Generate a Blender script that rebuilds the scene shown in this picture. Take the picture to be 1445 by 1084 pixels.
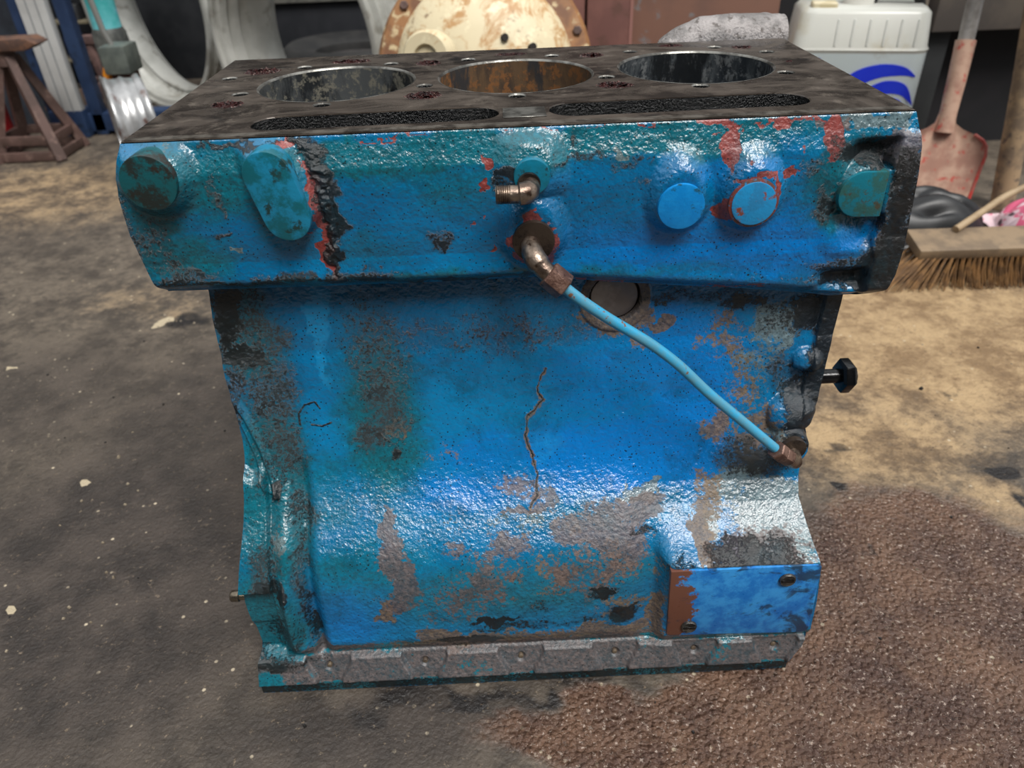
import bpy, bmesh, math, random
import numpy as np
from mathutils import Vector, Matrix
from mathutils.geometry import delaunay_2d_cdt
random.seed(7)
for o in list(bpy.data.objects): bpy.data.objects.remove(o)
scene = bpy.context.scene
COL = scene.collection

# ------------------------------------------------------------------ camera
H = 0.38            # deck height of the block
cam_d = bpy.data.cameras.new('camera'); cam = bpy.data.objects.new('camera', cam_d); COL.objects.link(cam)
P_, Y_, R_ = 0.5995, 0.005, -0.0396
fw = Vector((math.sin(Y_)*math.cos(P_), math.cos(Y_)*math.cos(P_), -math.sin(P_)))
rt = Vector((math.cos(Y_), -math.sin(Y_), 0)); up = rt.cross(fw)
rt, up = math.cos(R_)*rt + math.sin(R_)*up, -math.sin(R_)*rt + math.cos(R_)*up
m = Matrix((rt, up, -fw)).transposed().to_4x4(); m.translation = Vector((0.198, -0.3996, 0.4884))
cam.matrix_world = m
cam_d.sensor_width = 36; cam_d.lens = 1044/1445*36; cam_d.clip_start = .02
cam_d.dof.use_dof = True; cam_d.dof.focus_distance = 0.46; cam_d.dof.aperture_fstop = 10
scene.camera = cam

# ------------------------------------------------------------------ light
scene.view_settings.view_transform = 'Standard'; scene.view_settings.look = 'None'
scene.view_settings.gamma = 1; scene.view_settings.use_curve_mapping = False
scene.view_settings.exposure = 0.12
w = bpy.data.worlds.new('sky'); scene.world = w; w.use_nodes = True
nt = w.node_tree; nt.nodes.clear()
wo = nt.nodes.new('ShaderNodeOutputWorld'); bg = nt.nodes.new('ShaderNodeBackground')
tc = nt.nodes.new('ShaderNodeTexCoord'); sep = nt.nodes.new('ShaderNodeSeparateXYZ')
rmp = nt.nodes.new('ShaderNodeValToRGB')
rmp.color_ramp.elements[0].position = 0.0; rmp.color_ramp.elements[0].color = (.30,.32,.34,1)
rmp.color_ramp.elements[1].position = 0.75; rmp.color_ramp.elements[1].color = (.95,.98,1.0,1)
nt.links.new(tc.outputs['Generated'], sep.inputs[0]); nt.links.new(sep.outputs['Z'], rmp.inputs[0])
nt.links.new(rmp.outputs[0], bg.inputs[0]); bg.inputs[1].default_value = 1.1
nt.links.new(bg.outputs[0], wo.inputs[0])
sun_d = bpy.data.lights.new('sun', 'SUN'); sun = bpy.data.objects.new('sun', sun_d); COL.objects.link(sun)
sun_d.energy = 3.2; sun_d.angle = math.radians(24); sun_d.color = (1, .97, .93)
sun.rotation_euler = (math.radians(28), math.radians(16), 0)

# ------------------------------------------------------------------ material helpers
def lin(c): return tuple(((v/255)/12.92 if v/255 <= .04045 else ((v/255+.055)/1.055)**2.4) for v in c) + (1,)
class NB:
    def __init__(s, name):
        s.m = bpy.data.materials.new(name); s.m.use_nodes = True; s.t = s.m.node_tree; s.t.nodes.clear()
        s.out = s.n('ShaderNodeOutputMaterial'); s.b = s.n('ShaderNodeBsdfPrincipled'); s.l(s.b.outputs[0], s.out.inputs[0])
        s.co = s.n('ShaderNodeTexCoord').outputs['Object']
    def n(s, k, **kw):
        x = s.t.nodes.new(k)
        for a, v in kw.items(): setattr(x, a, v)
        return x
    def l(s, a, b): s.t.links.new(a, b)
    def put(s, sock, v):
        if isinstance(v, (int, float)): sock.default_value = v
        elif isinstance(v, tuple): sock.default_value = v
        else: s.l(v, sock)
    def noise(s, scale, detail=4, rough=.6, dist=0, vec=None):
        x = s.n('ShaderNodeTexNoise'); x.inputs['Scale'].default_value = scale; x.inputs['Detail'].default_value = detail
        x.inputs['Roughness'].default_value = rough; x.inputs['Distortion'].default_value = dist
        s.l(vec or s.co, x.inputs['Vector']); return x.outputs[0]
    def voro(s, scale, vec=None):
        x = s.n('ShaderNodeTexVoronoi'); x.inputs['Scale'].default_value = scale; s.l(vec or s.co, x.inputs['Vector']); return x.outputs['Distance']
    def math(s, op, a, b=0., c=0.):
        x = s.n('ShaderNodeMath', operation=op); s.put(x.inputs[0], a); s.put(x.inputs[1], b); s.put(x.inputs[2], c); return x.outputs[0]
    def ss(s, v, a, b, o0=0., o1=1.):
        x = s.n('ShaderNodeMapRange'); x.interpolation_type = 'SMOOTHSTEP'; s.put(x.inputs[0], v)
        for i, q in zip((1,2,3,4), (a,b,o0,o1)): x.inputs[i].default_value = q
        return x.outputs[0]
    def mix(s, f, a, b):
        x = s.n('ShaderNodeMix', data_type='RGBA'); s.put(x.inputs[0], f); s.put(x.inputs[6], a); s.put(x.inputs[7], b); return x.outputs[2]
    def mixf(s, f, a, b):
        x = s.n('ShaderNodeMix', data_type='FLOAT'); s.put(x.inputs[0], f); s.put(x.inputs[2], a); s.put(x.inputs[3], b); return x.outputs[0]
    def map(s, scale=(1,1,1), rot=(0,0,0)):
        x = s.n('ShaderNodeMapping'); x.inputs['Scale'].default_value = scale; x.inputs['Rotation'].default_value = rot; s.l(s.co, x.inputs[0]); return x.outputs[0]
    def bump(s, h, strength=.5, dist=.001, nrm=None):
        x = s.n('ShaderNodeBump'); s.put(x.inputs['Strength'], strength); x.inputs['Distance'].default_value = dist
        s.l(h, x.inputs['Height']); 
        if nrm: s.l(nrm, x.inputs['Normal'])
        return x.outputs[0]
    def fin(s, col, rough=.5, metal=0., nrm=None, spec=None, coat=None):
        s.put(s.b.inputs['Base Color'], col); s.put(s.b.inputs['Roughness'], rough); s.put(s.b.inputs['Metallic'], metal)
        if nrm: s.l(nrm, s.b.inputs['Normal'])
        if spec is not None: s.put(s.b.inputs['Specular IOR Level'], spec)
        if coat is not None: s.put(s.b.inputs['Coat Weight'], coat)
        return s.m
def simple(name, c1, c2=None, rough=.5, metal=0., scale=30, bump=.2, bd=.001, lo=.4, hi=.6, detail=5, bs=None, c3=None, spec=None):
    """two or three tone mottled material"""
    n = NB(name); c2 = c2 or c1
    a = n.noise(scale, detail); f = n.ss(a, lo, hi); col = n.mix(f, lin(c1), lin(c2))
    if c3: col = n.mix(n.ss(n.noise(scale*2.7, 6), .55, .66), col, lin(c3))
    r = n.mixf(a, max(.05, rough-.1), min(1, rough+.1))
    return n.fin(col, r, metal, n.bump(n.noise(bs or scale*6, 4), bump, bd), spec)

# ------------------------------------------------------------------ object helpers
def link(o, parent=None):
    COL.objects.link(o)
    if parent: o.parent = parent
    return o
def empty(name, label, cat, loc=(0,0,0), group=None, rot=(0,0,0)):
    o = bpy.data.objects.new(name, None); o.empty_display_size = .05; link(o); o.location = loc; o.rotation_euler = rot
    o['label'] = label; o['category'] = cat
    if group: o['group'] = group
    return o
def tag(o, label, cat, group=None, kind=None):
    o['label'] = label; o['category'] = cat
    if group: o['group'] = group
    if kind: o['kind'] = kind
    return o
class MB:
    def __init__(s): s.v = []; s.f = []; s.mi = []; s.cur = 0
    def add(s, vs, fs):
        b = len(s.v); s.v += [tuple(v) for v in vs]
        for f in fs: s.f.append(tuple(b+i for i in f)); s.mi.append(s.cur)
    def box(s, c, size, M=None, taper=1.):
        x, y, z = [q/2 for q in size]; vs = []
        for sz in (-1, 1):
            t = taper if sz > 0 else 1
            for sx, sy in ((-1,-1),(1,-1),(1,1),(-1,1)):
                p = Vector((sx*x*t, sy*y*t, sz*z))
                if M: p = M @ p
                vs.append(p + Vector(c))
        s.add(vs, [(3,2,1,0),(4,5,6,7),(0,1,5,4),(1,2,6,5),(2,3,7,6),(3,0,4,7)]); return s
    def lathe(s, prof, o=(0,0,0), ax=(0,0,1), n=40, cap0=False, cap1=False, a0=0, a1=2*math.pi, ecc=1.):
        """prof: list of (radius, height along axis)"""
        ax = Vector(ax).normalized(); t = Vector((1,0,0)) if abs(ax.x) < .9 else Vector((0,1,0))
        e1 = (t - ax*t.dot(ax)).normalized(); e2 = ax.cross(e1); o = Vector(o); full = abs(a1-a0-2*math.pi) < 1e-6
        m = n if full else n+1; vs = []
        for r, h in prof:
            for k in range(m):
                a = a0+(a1-a0)*k/n; vs.append(o + ax*h + e1*(r*math.cos(a)) + e2*(r*ecc*math.sin(a)))
        fs = []
        for i in range(len(prof)-1):
            for k in range(n):
                k2 = (k+1) % m; fs.append((i*m+k, i*m+k2, (i+1)*m+k2, (i+1)*m+k))
        if cap0: fs.append(tuple(range(m))[::-1])
        if cap1: fs.append(tuple((len(prof)-1)*m+k for k in range(m)))
        s.add(vs, fs); return s
    def tube(s, pts, r, n=16, caps=True):
        pts = [Vector(p) for p in pts]; rs = r if isinstance(r, (list, tuple)) else [r]*len(pts); vs = []; prev = None
        for i, p in enumerate(pts):
            d = (pts[min(i+1, len(pts)-1)] - pts[max(i-1, 0)]).normalized()
            if prev is None: t = Vector((0,0,1)) if abs(d.z) < .9 else Vector((1,0,0)); e = (t-d*t.dot(d)).normalized()
            else: e = (prev-d*prev.dot(d)).normalized()
            prev = e; g = d.cross(e)
            for k in range(n): a = 2*math.pi*k/n; vs.append(p + e*(rs[i]*math.cos(a)) + g*(rs[i]*math.sin(a)))
        fs = [(i*n+k, i*n+(k+1) % n, (i+1)*n+(k+1) % n, (i+1)*n+k) for i in range(len(pts)-1) for k in range(n)]
        if caps: fs += [tuple(range(n))[::-1], tuple((len(pts)-1)*n+k for k in range(n))]
        s.add(vs, fs); return s
    def slab(s, poly, d0, d1, ax='y'):
        """closed outline (2D) extruded between depths, outline in x,z (ax y) or x,y (ax z)"""
        n = len(poly); f = (lambda p, d: (p[0], d, p[1])) if ax == 'y' else ((lambda p, d: (p[0], p[1], d)) if ax == 'z' else (lambda p, d: (d, p[0], p[1])))
        s.add([f(p, d0) for p in poly]+[f(p, d1) for p in poly], [tuple(range(n)), tuple(range(2*n-1, n-1, -1))]+[(i, i+n, (i+1) % n+n, (i+1) % n) for i in range(n)]); return s
    def build(s, name, mats, parent=None, smooth=True, bevel=0, seg=2, angle=40, sub=0):
        me = bpy.data.meshes.new(name); me.from_pydata(s.v, [], s.f)
        mats = mats if isinstance(mats, (list, tuple)) else [mats]
        for q in mats: me.materials.append(q)
        if len(mats) > 1: me.polygons.foreach_set('material_index', s.mi)
        bm = bmesh.new(); bm.from_mesh(me); bmesh.ops.recalc_face_normals(bm, faces=bm.faces)
        if bevel:
            ed = [e for e in bm.edges if len(e.link_faces) == 2 and e.calc_face_angle(0) > math.radians(angle)]
            bmesh.ops.bevel(bm, geom=ed, offset=bevel, segments=seg, affect='EDGES', profile=.6)
        bm.to_mesh(me); bm.free()
        if smooth:
            me.polygons.foreach_set('use_smooth', [True]*len(me.polygons)); me.set_sharp_from_angle(angle=math.radians(angle))
        o = bpy.data.objects.new(name, me); link(o, parent)
        if sub: q = o.modifiers.new('subsurf', 'SUBSURF'); q.levels = q.render_levels = sub
        return o
def spline(pts, n=8):
    pts = [Vector(p) for p in pts]; out = []
    for i in range(len(pts)-1):
        p0 = pts[max(i-1,0)]; p1 = pts[i]; p2 = pts[i+1]; p3 = pts[min(i+2,len(pts)-1)]
        for k in range(n):
            t = k/n; out.append(.5*((2*p1)+(p2-p0)*t+(2*p0-5*p1+4*p2-p3)*t*t+(3*p1-p0-3*p2+p3)*t**3))
    return out+[pts[-1]]

# ------------------------------------------------------------------ numpy fields
_rng = np.random.RandomState(5); _LAT = _rng.rand(512, 512)
def vn(x, y, sc, seed=0, octv=3):
    """smooth value noise 0..1"""
    tot = 0; amp = 1; s = 0
    for o in range(octv):
        u = x*sc+seed*17.3+100; v = y*sc+seed*5.7+100; i = np.floor(u).astype(int); j = np.floor(v).astype(int)
        a = u-i; b = v-j; a = a*a*(3-2*a); b = b*b*(3-2*b)
        L = lambda p, q: _LAT[(p+o*31+seed*7) % 512, (q+o*57) % 512]
        tot = tot+amp*((L(i,j)*(1-a)+L(i+1,j)*a)*(1-b)+(L(i,j+1)*(1-a)+L(i+1,j+1)*a)*b); s += amp; amp *= .5; sc = sc*2.03
    return tot/s
def st(v, a, b):
    t = np.clip((v-a)/(b-a), 0, 1); return t*t*(3-2*t)
def splat(x, v, table, nch, wf=1.):
    out = np.zeros(x.shape+(nch,))
    x = x+(vn(x, v, 110*wf, 21)-.5)*.013/wf+(vn(x, v, 420*wf, 22)-.5)*.004/wf; v = v+(vn(x, v, 110*wf, 23)-.5)*.013/wf+(vn(x, v, 420*wf, 24)-.5)*.004/wf
    for c, cx, cv, rx, rv, ang, s in table:
        a = math.radians(ang); dx = x-cx; dv = v-cv
        p = (dx*math.cos(a)+dv*math.sin(a))/rx; q = (-dx*math.sin(a)+dv*math.cos(a))/rv
        d = np.sqrt(p*p+q*q); out[..., c] = np.maximum(out[..., c], s*(1-st(d, .25, 1.75)))
    return out
def dseg(x, v, pts):
    best = np.full(x.shape, 9.)
    for (ax, av), (bx, bv) in zip(pts[:-1], pts[1:]):
        L = (bx-ax)**2+(bv-av)**2; t = np.clip(((x-ax)*(bx-ax)+(v-av)*(bv-av))/L, 0, 1)
        best = np.minimum(best, np.hypot(x-ax-t*(bx-ax), v-av-t*(bv-av)))
    return best
def grid_obj(name, P, mat, parent=None, attrs=None, extra=None):
    """P (n,m,3) grid of points; attrs dict name->(n,m,4); extra: closing patches"""
    n, m_, _ = P.shape; V = P.reshape(-1, 3)
    i, j = np.meshgrid(np.arange(n-1), np.arange(m_-1), indexing='ij'); a = (i*m_+j).ravel()
    F = np.stack([a, a+m_, a+m_+1, a+1], 1)
    ex_v = []; ex_f = []
    if extra:
        for q in extra: b = len(V)+len(ex_v); ex_v += list(q[0]); ex_f += [tuple(b+k for k in f) for f in q[1]]
    if ex_v: V = np.vstack([V, np.array(ex_v)])
    me = bpy.data.meshes.new(name); nf = len(F)
    tot = nf+len(ex_f)
    me.vertices.add(len(V)); me.vertices.foreach_set('co', V.astype(np.float32).ravel())
    loops = list(F.ravel()); 
    starts = np.arange(nf)*4; st_ = list(starts); cnt = nf*4
    for f in ex_f: st_.append(cnt); loops += list(f); cnt += len(f)
    me.loops.add(cnt); me.loops.foreach_set('vertex_index', np.array(loops, dtype=np.int32))
    me.polygons.add(tot); me.polygons.foreach_set('loop_start', np.array(st_, dtype=np.int32))
    me.update(calc_edges=True); me.validate()
    me.polygons.foreach_set('use_smooth', [True]*nf+[False]*len(ex_f))
    if attrs:
        for k, A in attrs.items():
            ca = me.color_attributes.new(k, 'FLOAT_COLOR', 'POINT'); full = np.zeros((len(V), 4), np.float32); full[:n*m_] = A.reshape(-1, 4)
            ca.data.foreach_set('color', full.ravel())
    me.materials.append(mat); o = bpy.data.objects.new(name, me); link(o, parent); return o

HEAD_STAINS = [(0, 0.0983, 0.0599, 0.0036, 0.0209, -5.0, 1.0), (0, 0.0958, 0.0256, 0.0031, 0.0159, -10.0, 0.8), (0, 0.0831, 0.0037, 0.0089, 0.0022, 5.0, 0.8),
 (0, 0.1912, 0.0164, 0.0034, 0.0038, 0.0, 0.9), (0, 0.1893, 0.0307, 0.0035, 0.0036, 0.0, 0.9), (0, 0.1927, 0.0663, 0.0028, 0.0039, 20.0, 0.8),
 (0, 0.2138, 0.046, 0.0075, 0.007, 0.0, 0.9), (0, 0.2172, 0.0609, 0.0146, 0.0164, 0.0, 0.95), (0, 0.3232, 0.0135, 0.005, 0.0122, -8.0, 0.95),
 (0, 0.3122, 0.0012, 0.0105, 0.0033, 0.0, 0.8), (0, 0.349, 0.0049, 0.0042, 0.0045, 0.0, 0.9), (0, 0.3555, 0.0037, 0.0234, 0.0022, -3.0, 0.75),
 (0, 0.3598, 0.0165, 0.0027, 0.0031, 0.0, 0.6), (0, 0.377, 0.0116, 0.0046, 0.0131, -6.0, 0.9), (0, 0.3221, 0.0432, 0.0044, 0.0108, 20.0, 0.85),
 (0, 0.3494, 0.0363, 0.0039, 0.009, -20.0, 0.85), (0, 0.3351, 0.0297, 0.0133, 0.0028, 0.0, 0.7), (0, 0.3553, 0.0278, 0.002, 0.0036, 0.0, 0.95),
 (0, 0.2475, 0.0919, 0.0253, 0.0014, 3.0, 0.8), (0, 0.3283, 0.098, 0.0257, 0.0014, 0.0, 0.7), (0, 0.1184, 0.0831, 0.0289, 0.0012, 0.0, 0.5),
 (0, 0.1449, 0.001, 0.0222, 0.0007, -2.0, 0.8), (0, 0.2192, 0.0, 0.0223, 0.0007, -2.0, 0.8), (0, 0.2637, -0.0004, 0.0223, 0.0011, -2.0, 0.7),
 (0, 0.1836, 0.0488, 0.0016, 0.0017, 0.0, 0.6), (0, 0.1909, 0.045, 0.0016, 0.0017, 0.0, 0.6), (1, 0.1023, 0.0282, 0.0061, 0.0299, -8.0, 1.0),
 (1, 0.1019, 0.0579, 0.004, 0.0238, -3.0, 1.0), (1, 0.0986, 0.0065, 0.0097, 0.0045, 20.0, 0.95), (1, 0.1002, 0.08, 0.009, 0.0064, 0.0, 0.9),
 (1, 0.1628, 0.0598, 0.0056, 0.0073, 0.0, 0.62), (1, 0.2028, 0.0215, 0.0084, 0.0039, -15.0, 0.85), (1, 0.1979, 0.0283, 0.0046, 0.0087, 0.0, 0.6),
 (1, 0.236, 0.0084, 0.0023, 0.0045, 0.0, 0.85), (1, 0.0028, 0.0514, 0.0102, 0.0197, 20.0, 0.5), (1, 0.01, 0.0115, 0.0111, 0.0118, 0.0, 0.45),
 (1, 0.1188, 0.0799, 0.0247, 0.0055, 0.0, 0.66), (1, 0.0693, 0.0795, 0.0328, 0.0046, 0.0, 0.62), (1, 0.2181, 0.0854, 0.0251, 0.0037, 0.0, 0.66),
 (1, 0.1679, 0.0868, 0.05, 0.0028, 0.0, 0.62), (1, 0.0594, 0.002, 0.0243, 0.0019, -1.0, 0.8), (1, 0.0143, 0.0769, 0.0244, 0.0065, 0.0, 0.62),
 (1, 0.0452, 0.0286, 0.0046, 0.0142, 0.0, 0.5), (1, 0.0414, 0.051, 0.0031, 0.0043, 0.0, 0.6), (1, 0.007, 0.0667, 0.016, 0.0136, 0.0, 0.5),
 (1, 0.3927, 0.0186, 0.0186, 0.0087, 0.0, 0.8), (1, 0.4036, 0.024, 0.0086, 0.01, 0.0, 0.9), (1, 0.3774, 0.0468, 0.0104, 0.011, 20.0, 0.62),
 (1, 0.3742, 0.0406, 0.0064, 0.0058, 0.0, 0.6), (1, 0.4063, 0.095, 0.024, 0.0087, 0.0, 0.95), (1, 0.4201, 0.0549, 0.0081, 0.0482, 8.0, 0.88),
 (1, 0.4178, 0.09, 0.0128, 0.0192, 0.0, 0.95), (1, 0.3939, 0.0866, 0.0254, 0.0047, 10.0, 0.6), (1, 0.37, 0.0933, 0.0341, 0.0038, 0.0, 0.5),
 (1, 0.2686, 0.0196, 0.023, 0.0023, 0.0, 0.5), (1, 0.2418, 0.0173, 0.0229, 0.0023, 0.0, 0.55), (1, 0.275, 0.0304, 0.0078, 0.004, 0.0, 0.5),
 (1, 0.3655, 0.0263, 0.0117, 0.008, 0.0, 0.5), (1, 0.048, 0.0821, 0.041, 0.0023, 0.0, 0.7), (2, 0.4147, 0.015, 0.0085, 0.0102, 0.0, 0.95),
 (2, 0.422, 0.0306, 0.0047, 0.0165, 5.0, 0.8), (2, 0.3766, 0.006, 0.0152, 0.0045, 0.0, 0.6), (4, 0.4001, 0.0025, 0.0234, 0.0042, -3.0, 1.0),
 (4, 0.0215, 0.0071, 0.0066, 0.0077, 30.0, 0.5), (4, 0.2627, 0.0159, 0.0046, 0.0015, 0.0, 0.9), (4, 0.0493, 0.0612, 0.0016, 0.0018, 0.0, 1.0),
 (3, 0.1777, 0.0098, 0.1876, 0.009, -1.5, 0.9), (3, 0.2529, 0.0084, 0.1582, 0.0097, -1.5, 0.8), (3, 0.0401, 0.0185, 0.0489, 0.0198, 0.0, 0.75),
 (3, 0.0072, 0.0329, 0.0191, 0.025, 0.0, 0.8), (3, 0.0117, 0.0647, 0.036, 0.0158, 0.0, 0.7), (3, 0.3018, 0.0085, 0.0832, 0.0097, -1.0, 0.7),
 (3, 0.3907, 0.0352, 0.0237, 0.0289, 0.0, 0.9), (3, 0.1516, 0.0832, 0.174, 0.0055, 0.0, 0.6), (3, 0.1432, 0.0152, 0.0339, 0.0153, 10.0, 0.55),
 (3, 0.0767, 0.0287, 0.0229, 0.0302, 0.0, 0.6), (3, 0.219, 0.0126, 0.0227, 0.0094, 0.0, 0.8), (3, 0.1763, 0.0282, 0.027, 0.0158, 0.0, 0.5),
 (3, 0.1212, 0.0631, 0.0322, 0.0131, 0.0, 0.35), (6, 0.2959, 0.0687, 0.074, 0.0221, 0.0, 0.75), (6, 0.3537, 0.0713, 0.0414, 0.0225, 0.0, 0.95),
 (6, 0.391, 0.073, 0.0208, 0.0137, 0.0, 0.8), (6, 0.3269, 0.0267, 0.0467, 0.0119, 0.0, 0.5), (7, 0.0552, 0.0516, 0.0236, 0.0129, 0.0, 0.4),
 (7, 0.2663, 0.0482, 0.0239, 0.0167, 0.0, 0.2)]
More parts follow.
